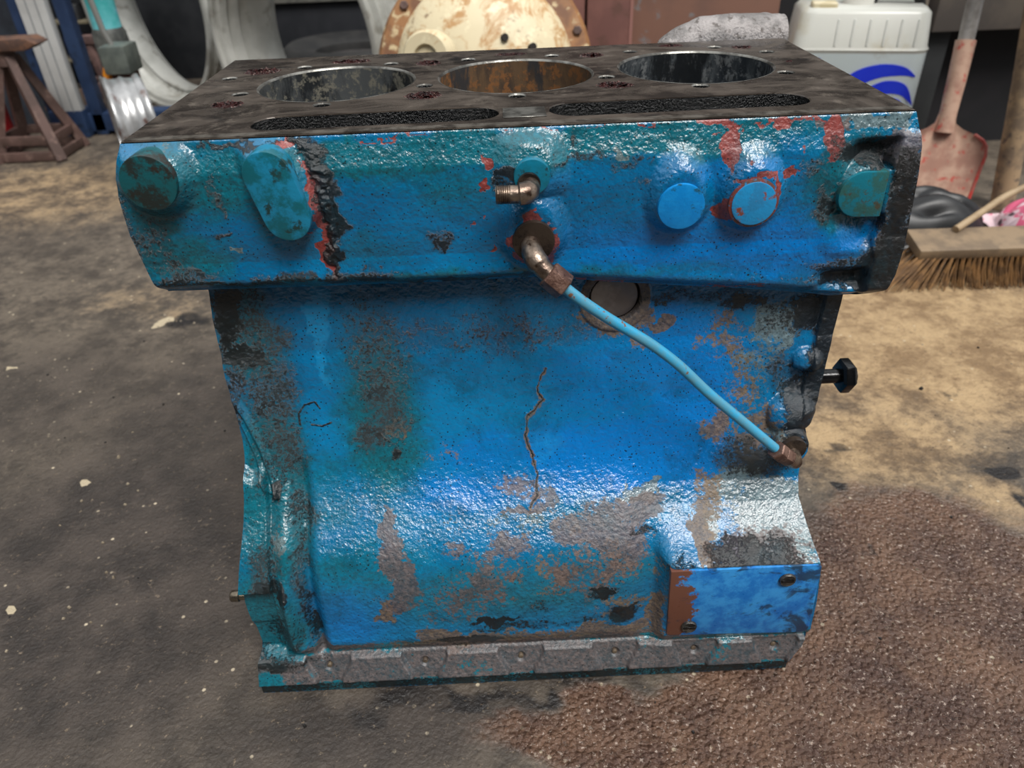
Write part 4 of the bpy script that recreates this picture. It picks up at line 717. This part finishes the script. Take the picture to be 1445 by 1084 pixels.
# turquoise drum with grey box
t = empty('turquoise_cylinder', 'narrow turquoise painted cylinder standing behind the smallest wheel rim', 'cylinder', (-.665, 1.44, FZ))
MB().lathe([(.0,0),(.030,0),(.030,.22),(.032,.225),(.030,.23),(.030,.42),(.032,.425),(.030,.43),(.026,.44),(0,.44)], n=48).build('shell', simple('turquoise_paint', (56,150,150), (96,170,176), rough=.4, scale=14, c3=(150,160,200)), t)
MB().lathe([(.031,.16),(.036,.17),(.036,.24),(.031,.25)], n=48).build('grimy_band', simple('grimy_band', (58,60,58), (90,92,88), rough=.5, scale=30), t)
t = empty('grey_gearbox', 'small grey metal box with a rusty underside beside the wheel rims', 'box', (-.605, 1.33, FZ))
MB().box((0,0,.205), (.055,.07,.055)).build('casing', simple('grey_green_box', (92,98,92), (74,80,76), rough=.5), t, bevel=.004)
MB().box((0,0,.168), (.04,.05,.022)).build('rusty_base', simple('rusty_base', (92,52,34), (70,44,36), rough=.7), t, bevel=.003)
MB().tube([(0,.0,.0),(0,0,.16)], .014, 16).build('post', DARKIRON, t)
MB().lathe([(0,.0),(.008,.002),(.012,.02),(.009,.034),(0,.038)], (-.036,-.01,.155), (.2,0,1), n=20).build('orange_cap', simple('orange_cap', (224,142,26), (206,124,20), rough=.4), t)
MB().tube([(-.03,0,.36),(-.020,0,.26),(-.008,0,.22)], .006, 10).build('pipe', simple('pale_pipe', (150,150,146), rough=.3, metal=.5), t)
# blue steel frame with white post
BLUE = simple('faded_navy_steel', (26,44,74), (36,56,88), rough=.55, scale=12, c3=(24,36,56))
t = empty('container_frame', 'navy blue steel frame with a white slotted post', 'steel frame', (-.84, 1.52, FZ))
MB().box((-.040,.0,.30), (.050,.03,.60)).build('post', BLUE, t, bevel=.003)
MB().box((.052,.0,.30), (.030,.03,.60)).build('post', BLUE, t, bevel=.003)
wp = MB().box((-.002,-.022,.345), (.062,.024,.58)).build('white_post', simple('white_enamel', (190,190,188), (172,172,170), rough=.4, scale=6), t, bevel=.003)
for q in (-.010, .012): MB().box((-.002+q,-.0345,.345), (.0022,.002,.575)).build('groove', simple('groove_grey', (130,132,134)), wp, smooth=False)
b = MB(); ov = circ(0,0,.011,20,.021)
MB().box((.12,.01,.030), (.22,.05,.044)).build('sill', BLUE, t, bevel=.003)
c = MB().box((-.012,-.006,.032), (.085,.06,.066)).build('corner_casting', BLUE, t, bevel=.006)
MB().slab([(p[0]-.018, p[1]+.032) for p in ov], -.0375, -.034).build('oval_hole', simple('black_hole', (8,8,9), rough=.8), c, smooth=False)
MB().box((-.03,.17,.052), (.15,.24,.012)).build('board_floor', simple('brown_boards', (104,80,62), (80,62,50), rough=.7, scale=20), t, bevel=.002)
MB().box((-.16,.62,.32), (.62,.02,.64)).build('back_panel', simple('dark_inside', (22,25,30), (32,34,38), rough=.7), t)
MB().box((-.38,.10,.30), (.58,.02,.60)).build('side_panel', simple('dark_slate_panel', (44,50,58), (34,38,46), rough=.6), t)
# shelf rack inside
RK = simple('beige_rack', (120,112,92), (98,92,78), rough=.6)
t = empty('shelf_rack', 'beige metal shelf rack inside the blue frame', 'shelf', (-1.08, 1.99, FZ))
for x in (-.13, .02, .17):
    MB().box((x, -.04, .22), (.014,.014,.44)).build('upright', RK, t, bevel=.001)
for z in (.10, .20, .30, .40): MB().box((.02, -.02, z), (.30,.08,.008)).build('shelf', RK, t, bevel=.001)
for i, (x, z, w_, h_, c_) in enumerate([(-.08,.104,.07,.05,(40,52,84)),(-.05,.204,.05,.06,(96,60,44)),(.08,.204,.06,.04,(60,62,64)),(-.07,.304,.08,.05,(50,46,42)),(.09,.304,.05,.07,(88,80,66)),(.08,.104,.07,.06,(36,48,78))]):
    o = MB().box((0,0,h_/2), (w_,.05,h_)).build('storage_box', simple('bin_%s' % 'abcdef'[i], c_, tuple(int(v*.8) for v in c_), rough=.6), bevel=.003); o.location = (-1.08+x, 1.965, FZ+z+.0005)
    tag(o, ['navy box on the lowest rack shelf at left','rust brown box on the second rack shelf','grey box on the second rack shelf at right','dark brown box on the third rack shelf','tan box on the third rack shelf at right','navy box on the lowest rack shelf at right'][i], 'box', 'boxes on the shelf rack')
# pinkish clamp
PK = simple('dusty_pink_iron', (128,100,94), (98,76,72), rough=.7, scale=40)
t = empty('rusty_clamp', 'dusty pink brown iron clamp standing in front of the shelf rack', 'clamp', (-.830, 1.65, .0510))
for x, a in ((-.018,.12),(.012,-.10)): MB().box((x,0,.085), (.016,.02,.10), Matrix.Rotation(a, 3, 'Y')).build('jaw', PK, t, bevel=.003)
MB().box((-.004,0,.138), (.060,.026,.020)).build('head', PK, t, bevel=.003)
MB().tube([(-.03,0,.045),(.03,0,.045)], .007, 12).build('screw', PK, t); MB().box((0,0,.018),(.05,.03,.036)).build('foot', PK, t, bevel=.003)
# brown axle stand
BR_ = simple('rust_brown_stand', (92,70,64), (74,56,50), rough=.6, scale=18, c3=(110,88,80))
t = empty('axle_stand', 'rusty brown axle stand with splayed legs at the left edge', 'axle stand', (-.865, 1.36, FZ))
for sx in (-1, 1):
    for sy in (-1, 1):
        a = Vector((sx*.012, sy*.012, .212)); e = Vector((sx*.070, sy*.06, .0))
        MB().tube([e, a], [.0155,.0120], 4).build('leg', BR_, t, angle=30, smooth=False)
for z, q in ((.045, .060), (.012, .070)):
    for sy in (-1, 1): MB().box((0, sy*q*.86, z), (q*2, .010, .020)).build('crossbar', BR_, t, bevel=.002)
    for sx in (-1, 1): MB().box((sx*q, 0, z), (.010, q*1.7, .020)).build('crossbar', BR_, t, bevel=.002)
MB().lathe([(.024,.195),(.020,.235),(.014,.24)], n=20, cap0=True, cap1=True).build('collar', BR_, t)
MB().slab([(-.10,.226),(.062,.226),(.090,.238),(.070,.250),(-.10,.248)], -.030, .030).build('saddle', simple('rusty_saddle', (104,72,54), (72,52,44), rough=.7, scale=50), t, bevel=.003)
o = MB().lathe([(0,0),(.035,.004),(.040,.025),(.030,.048),(.012,.058),(0,.060)], n=28).build('iron_lump', simple('tan_lump', (120,98,74), (88,72,56), rough=.7, scale=60)); o.location = (-.905, 1.35, FZ+.2505); tag(o, 'rounded tan iron lump resting on the axle stand', 'casting')
o = MB().lathe([(0,0),(.055,0),(.058,.008),(.055,.016),(.050,.03),(.050,.20),(.055,.206),(.050,.21),(0,.215)], n=40).build('red_can', simple('dark_red_can', (128,18,22), (100,14,18), rough=.4)); o.location = (-1.01, 1.43, FZ); tag(o, 'dark red can behind the axle stand, cut by the left edge', 'can')

# ================================================================== BACKGROUND, MIDDLE
CREAM = NB('cream_paint_over_rust'); _a = CREAM.noise(16, 8, .7, .8); _c = CREAM.mix(CREAM.ss(_a, .48, .60), lin((210,196,162)), lin((176,134,84))); _c = CREAM.mix(CREAM.ss(CREAM.noise(30, 7, .7), .54, .66), _c, lin((226,214,180))); _c = CREAM.mix(CREAM.ss(CREAM.noise(11, 6, .7), .60, .68), _c, lin((110,74,44)))
CREAM = CREAM.fin(_c, .5, 0, CREAM.bump(_a, .3, .003))
t = empty('axle_hub', 'large cream axle hub casting blotched with orange rust', 'axle hub', (.180, .98, FZ))
hub = MB().lathe([(.0,.098),(.06,.094),(.105,.080),(.138,.055),(.150,.035),(.154,.010),(.10,-.03),(.10,-.12),(0,-.12)], (0,0,.215), (-.05,-.96,.28), n=72)
hub.build('dome', CREAM, t)
MB().lathe([(.150,.026),(.180,.022),(.186,.014),(.186,-.010),(.150,-.012),(.150,.026)], (0,0,.215), (-.05,-.96,.28), n=72).build('flange', simple('rusty_ochre_flange', (150,106,66), (112,76,52), rough=.55, scale=20, c3=(196,176,138)), t)
MB().lathe([(.040,0),(.040,.030),(.036,.036),(.020,.036),(.018,.030),(0,.030)], (-.082,-.092,.262), (-.25,-.93,.15), n=36).build('boss', CREAM, t)
DKH = simple('dark_hole', (26,20,16), rough=.8)
for dx in (-.011, .011): MB().lathe([(0,.0375),(.0052,.0375),(.0052,.034)], (-.082+dx,-.092,.264), (-.25,-.93,.15), n=16).build('boss_hole', DKH, t)
for dx, dz in ((.035,.045),(.080,.030),(.055,-.02)): MB().lathe([(0,.002),(.006,.002),(.006,-.02)], (dx,-.094+.25*dz,.240+dz), (.3,-.9,.3), n=16).build('bolt_hole', DKH, t)
for k in range(9):
    a = 2*math.pi*(k+.5)/9; ax = Vector((-.05,-.96,.28)).normalized(); e1 = (Vector((1,0,0))-ax*ax.x).normalized(); e2 = ax.cross(e1)
    MB().lathe([(.008,0),(.008,.007),(.006,.009)], Vector((0,0,.215))+ax*.020+e1*(.170*math.cos(a))+e2*(.170*math.sin(a)), ax, n=6, cap1=True).build('flange_bolt', BR_, t)
MB().box((0,.04,.02),(.20,.12,.04)).build('foot', BR_, t, bevel=.005)
RED = simple('red_brown_sheet', (128,88,80), (112,76,70), rough=.55, scale=8, bump=.05, c3=(100,70,62))
RED2 = simple('weathered_sheet', (126,92,78), (112,84,74), rough=.55, scale=6, c3=(120,134,140))
t = empty('steel_cabinet', 'red brown sheet steel cabinet with upright seams behind the block', 'cabinet', (.50, 1.16, FZ))
MB().box((0,.12,.25), (.46,.22,.50)).build('carcass', RED, t, bevel=.003)
for x0, x1, mm, yy in ((-.216,-.128,RED,0.0),(-.124,-.042,RED,-.006),(-.038,.245,RED2,.004)):
    MB().box(((x0+x1)/2, yy, .25), (x1-x0, .012, .49)).build('panel', mm, t, bevel=.0025)
MB().box((-.040,-.010,.25), (.006,.006,.49)).build('trim_strip', simple('light_red_edge', (150,108,100), rough=.4), t)

# ================================================================== BACKGROUND, RIGHT
def can_mat():
    n = NB('translucent_white_plastic'); x = n.n('ShaderNodeSeparateXYZ'); n.l(n.co, x.inputs[0])
    f = n.ss(x.outputs[2], .222, .226); c = n.mix(f, lin((232,246,248)), lin((190,190,182))); c = n.mix(n.ss(n.noise(14, 5), .55, .75), c, lin((176,170,152)))
    n.b.inputs['Subsurface Weight'].default_value = .25; n.b.inputs['Subsurface Radius'].default_value = (.02,.02,.02); n.b.inputs['Subsurface Scale'].default_value = .5
    return n.fin(c, .3, 0, n.bump(n.noise(30, 2), .05, .002))
t = empty('jerry_can', 'translucent white plastic jerry can with a blue swirl logo behind the block', 'jerry can', (.852, 1.05, FZ), rot=(0,0,-.24))
CM = can_mat()
def rr_poly(w_, d_, r, n=5):
    out = []
    for sx, sy, a0 in ((1,-1,-90),(1,1,0),(-1,1,90),(-1,-1,180)):
        for k in range(n+1): a = math.radians(a0+90*k/n); out.append((sx*(w_/2-r)+r*math.cos(a), sy*(d_/2-r)+r*math.sin(a)))
    return out
def loft(b, secs):
    n = len(secs[0][0]); vs = [(p[0], p[1], z) for poly, z in secs for p in poly]
    b.add(vs, [(i*n+k, i*n+(k+1) % n, (i+1)*n+(k+1) % n, (i+1)*n+k) for i in range(len(secs)-1) for k in range(n)]+[tuple(range(n))[::-1], tuple((len(secs)-1)*n+k for k in range(n))]); return b
W, D = .225, .16
loft(MB(), [(rr_poly(W-.02,D-.02,.02),0),(rr_poly(W,D,.025),.012),(rr_poly(W,D,.025),.225),(rr_poly(W+.004,D+.004,.027),.229),(rr_poly(W-.002,D-.002,.025),.234),(rr_poly(W-.012,D-.012,.025),.285),(rr_poly(W-.028,D-.03,.02),.293)]).build('body', CM, t, angle=50)
RIBM = simple('rib_plastic', (206,208,202), (196,198,192), rough=.4)
for k, x in enumerate((-.044,-.018,.008,.034,.058,.084)): MB().box((x,-D/2+.0052,.256), (.004,.006,.044), Matrix.Rotation(math.radians(-6),3,'X')).build('moulded_rib', RIBM, t, bevel=.002, seg=3)
MB().box((-.068,-.042,.286), (.042,.034,.030)).build('pouring_spout', simple('yellowed_cap', (214,204,176), (190,176,140), rough=.5), t, bevel=.004, seg=3)
MB().lathe([(.0,.0),(.026,0),(.026,.018),(.022,.024),(0,.025)], (-.005,.0,.290), n=32).build('screw_cap', simple('white_cap', (216,214,206), rough=.4), t)
MB().tube(spline([(.015,.0,.285),(.025,.0,.312),(.060,.0,.318),(.090,0,.306),(.098,0,.286)],6), .009, 14).build('carry_handle', simple('black_handle', (22,22,24), rough=.4), t)
LOGO = simple('blue_logo_print', (26,48,196), (30,54,200), rough=.4)
def arc_band(cx, cz, pts_out, pts_in, name='logo_swirl'):
    a = [Vector((p[0]*1.06+.001,0,.206+(p[1]-.202)*1.25)) for p in pts_out]; b_ = [Vector((p[0]*1.06+.001,0,.206+(p[1]-.202)*1.25)) for p in pts_in]
    A = spline(a, 8); B = spline(b_, 8); n = len(A); yy = -D/2-.0006
    mb = MB(); vs = [(p.x, yy, p.z) for p in A]+[(p.x, yy, p.z) for p in B]+[(p.x, yy+.0012, p.z) for p in A]+[(p.x, yy+.0012, p.z) for p in B]
    mb.add(vs, [(i, i+1, n+i+1, n+i) for i in range(n-1)]+[(2*n+i, 3*n+i, 3*n+i+1, 2*n+i+1) for i in range(n-1)]+[(i, 2*n+i, 2*n+i+1, i+1) for i in range(n-1)]+[(n+i, n+i+1, 3*n+i+1, 3*n+i) for i in range(n-1)])
    return mb.build(name, LOGO, t, smooth=False)
arc_band(0,0, [(-.040,.150),(-.010,.188),(.030,.202),(.070,.200),(.092,.188)], [(-.020,.140),(.005,.170),(.035,.184),(.070,.188),(.092,.186)])
arc_band(0,0, [(-.012,.134),(.010,.162),(.045,.180),(.080,.176),(.098,.150)], [(.008,.120),(.026,.146),(.050,.162),(.076,.162),(.098,.148)])
arc_band(0,0, [(.045,.148),(.062,.157),(.080,.152),(.094,.125),(.096,.090)], [(.045,.146),(.062,.146),(.074,.138),(.084,.118),(.086,.090)])
arc_band(0,0, [(.016,.112),(.034,.130),(.055,.134),(.070,.120),(.074,.090)], [(.018,.108),(.026,.100),(.036,.095),(.046,.092),(.056,.090)])
arc_band(0,0, [(-.066,.196),(-.063,.204),(-.060,.210)], [(-.069,.194),(-.068,.203),(-.069,.209)], 'logo_letter_stroke')
# shovel
PKS = simple('worn_red_shovel_paint', (158,120,104), (184,152,132), rough=.5, scale=22, bump=.15, c3=(176,76,66))
t = empty('shovel', 'worn red steel shovel leaning upright beside the jerry can', 'shovel', (.945, .83, FZ), rot=(math.radians(-14), math.radians(5), 0))
out = [(-.068,.0),(-.078,.085),(-.070,.108),(-.045,.122),(-.018,.132),(-.013,.150)]
nb_ = 24; rows = [(0,.066),(.03,.070),(.06,.074),(.085,.078),(.100,.075),(.110,.066),(.118,.050),(.126,.030),(.134,.018),(.150,.0135)]
V = []; nn = 25
for z, hw in rows:
    for k in range(nn):
        u = -1+2*k/(nn-1); dish = .012*(u*u)*min(1, hw/.05); rb = -.003*sum(math.exp(-((u-c)/.07)**2) for c in (-.38, 0., .38))*(1 if z < .115 else .0)
        V.append((u*hw, -dish+rb+.006+ (.0 if z < .12 else -.0), z))
n_ = len(V); V2 = V+[(x, y+.003, z) for x, y, z in V]
F = []
for i in range(len(rows)-1):
    for k in range(nn-1): a = i*nn+k; F += [(a,a+1,a+nn+1,a+nn), (n_+a,n_+a+nn,n_+a+nn+1,n_+a+1)]
for i in range(len(rows)-1):
    for k in (0, nn-1): a = i*nn+k; F.append((a, a+nn, n_+a+nn, n_+a))
mb = MB(); mb.add(V2, F); mb.build('blade', PKS, t, angle=70)
edge_p = [(hw, -.012*min(1, hw/.05)+.0055, z) for z, hw in rows[:7]]
for s_ in (-1, 1): MB().tube([(s_*p[0], p[1], p[2]) for p in edge_p], .0028, 8).build('rolled_edge', simple('bright_red_edge', (190,64,58), (170,96,86), rough=.4, scale=60) if s_ == -1 else REDG, t); REDG = bpy.data.materials['bright_red_edge']
MB().tube([(0,.004,.120),(0,.002,.150),(0,.0,.20),(0,.0,.262)], [.016,.0135,.0145,.0155], 20).build('socket', PKS, t)
MB().tube([(0,.0,.255),(0,.0,.62)], .0125, 20).build('handle', simple('grey_worn_handle', (120,116,112), (150,146,142), rough=.35, metal=.3, scale=30), t)
# wooden pole
o = MB().tube([(0,0,0),(.002,0,.2),(-.002,0,.45),(0,0,.75)], [.0185,.018,.0165,.016], 20).build('wooden_pole', simple('weathered_wood', (150,128,98), (112,96,78), rough=.65, scale=24, bump=.2, c3=(88,76,66))); o.location = (1.058, .80, FZ+.0005); o.rotation_euler = (math.radians(-6), math.radians(-6), 0)
tag(o, 'weathered round wooden pole leaning at the right edge', 'pole')
# bench behind
t = empty('workbench', 'dark steel workbench with a grey apron behind the shovel', 'workbench', (1.42, 1.12, FZ))
MB().box((0,.0,.305),(.80,.04,.15)).build('apron', simple('grey_brown_apron', (92,84,76), (76,70,66), rough=.6, scale=10), t, bevel=.004)
MB().box((0,.28,.395),(.84,.60,.03)).build('worktop', simple('dark_worktop', (60,54,48), (44,40,38), rough=.6), t, bevel=.004)
for sx in (-.37,.37): MB().box((sx,.02,.115),(.04,.04,.23)).build('leg', WALLD, t, bevel=.003)
MB().box((0,.06,.12),(.76,.02,.24)).build('back_sheet', simple('black_sheet', (14,14,18), (22,20,24), rough=.8), t)
MB().box((-.40,.3,.17),(.02,.5,.36)).build('side_sheet', bpy.data.materials['black_sheet'], t)
o = MB().box((0,0,.15),(.20,.03,.30)).build('dark_panel', bpy.data.materials['black_sheet'], bevel=.003); o.location = (.84,1.42,FZ); tag(o, 'black steel panel standing behind the jerry can', 'panel')
# cloth heaps
def heap(name, cx, cy, rx, ry, hz, mat, label, seed, cat='cloth', amp=.5, z0h=0., sk=0.):
    n = 60; u = np.linspace(-1.15, 1.15, n); U, Vv = np.meshgrid(u, u, indexing='ij'); r = np.hypot(U, Vv)
    f = vn(U*1+Vv*.6, Vv, 1.3, seed, 2); fo2 = np.abs(vn(U*.6+.8*Vv, 1.2*Vv-.3*U, 1.7, seed+3, 2)-.5)*3; fo2 = np.clip(fo2, 0, 1)
    hh = hz*np.clip(1-r**2.2, 0, 1)**.5*(.62+.45*f-amp*.35*(1-fo2)**3)
    hh = np.maximum(hh, 0); P = np.stack([cx+U*rx*(1+.12*(f-.5)), cy+Vv*ry+sk*U*ry, FZ+.002+z0h+hh], -1)
    o = grid_obj(name, P[::-1] if False else P.transpose(1,0,2)[::1], mat)
    q = o.modifiers.new('thick', 'SOLIDIFY'); q.thickness = .0015
    return tag(o, label, cat)
BCL = simple('black_nylon_cloth', (14,15,17), (26,27,29), rough=.45, scale=12, bump=.2)
heap('black_cloth', .850, .715, .115, .070, .080, BCL, 'crumpled black cloth bag lying behind the broom head', 2, 'bag', .9)
o = heap('black_cloth', .742, .625, .045, .032, .030, BCL, 'small fold of black cloth at the left end of the broom head', 6, 'cloth', .9)
def pink_mat():
    n = NB('pink_white_patterned_cloth'); a = n.noise(26, 3, .6, 1.2); c = n.mix(n.ss(a, .44, .5), lin((206,92,124)), lin((216,190,196))); c = n.mix(n.ss(n.noise(40, 2), .58, .62), c, lin((84,62,70)))
    return n.fin(c, .7, 0, n.bump(a, .3, .002))
heap('pink_cloth', 1.062, .70, .064, .060, .062, pink_mat(), 'pink and white patterned cloth lying beside the black bag', 9, 'cloth', .7)
# broom
t = empty('broom_head', 'wooden broom head with brown bristles lying on the floor at right', 'broom', (.92, .56, FZ), rot=(0,0,-.02))
MB().box((.035,.014,.042), (.34,.055,.016), Matrix.Rotation(math.radians(12),3,'X')).build('wooden_back', simple('dusty_broom_wood', (132,112,88), (108,92,74), rough=.7, scale=26, bump=.2), t, bevel=.003)
bm_ = simple('brown_bristle', (132,98,60), (96,70,44), rough=.6, scale=60); mb = MB(); rr = random.Random(2)
for i in range(44):
    for j in range(3):
        bx = -.128+i*.0076; by = -.006+j*.015
        for k in range(7):
            ex_ = -.055*max(0, 1-i/8)-.014+rr.uniform(-.006,.006); ey = -.028+rr.uniform(-.008,.008)-(2-j)*.006
            p0 = Vector((bx+rr.uniform(-.002,.002), by+rr.uniform(-.002,.002), .036)); p1 = Vector((bx+ex_*.45, by+ey*.4, .017)); p2 = Vector((bx+ex_, by+ey, .0015))
            mb.tube([p0,p1,p2], [.0011,.0010,.0007], 3, caps=False)
o = mb.build('bristles', bm_, t, smooth=False); o['kind'] = 'stuff'
o = MB().tube(spline([(.0,.0,.0),(.05,.03,.012),(.10,.055,.028),(.15,.07,.038),(.20,.075,.036)],6), .0052, 12).build('bent_strip', simple('tan_cane', (160,138,108), (140,118,90), rough=.5)); o.location = (.850,.588,.050); tag(o, 'bent tan cane strip lying over the broom head', 'strip')
# floor grit close to the block
GR = simple('pale_grit', (150,138,118), (120,108,90), rough=.7); GD = simple('dark_grit', (34,32,30), (24,22,21), rough=.4)
mg = MB(); rr = random.Random(11)
for i in range(260):
    x = rr.uniform(-.5,1.0); y = rr.uniform(-.25,.75)
    if -.02 < x < .44 and y > -.085 and y < .25: continue
    r_ = rr.uniform(.0005,.0015)*(1 if rr.random() < .93 else 1.8); mg.cur = 0 if rr.random() < .6 else 1
    mg.box((x,y,FZ+r_*.3+.0004), (r_*2,r_*1.5,r_), Matrix.Rotation(rr.uniform(0,3),3,'Z'), taper=.6)
tag(mg.build('floor_grit', [GR, GD], smooth=False), 'tiny chips of grit scattered over the concrete floor', 'grit', kind='stuff')
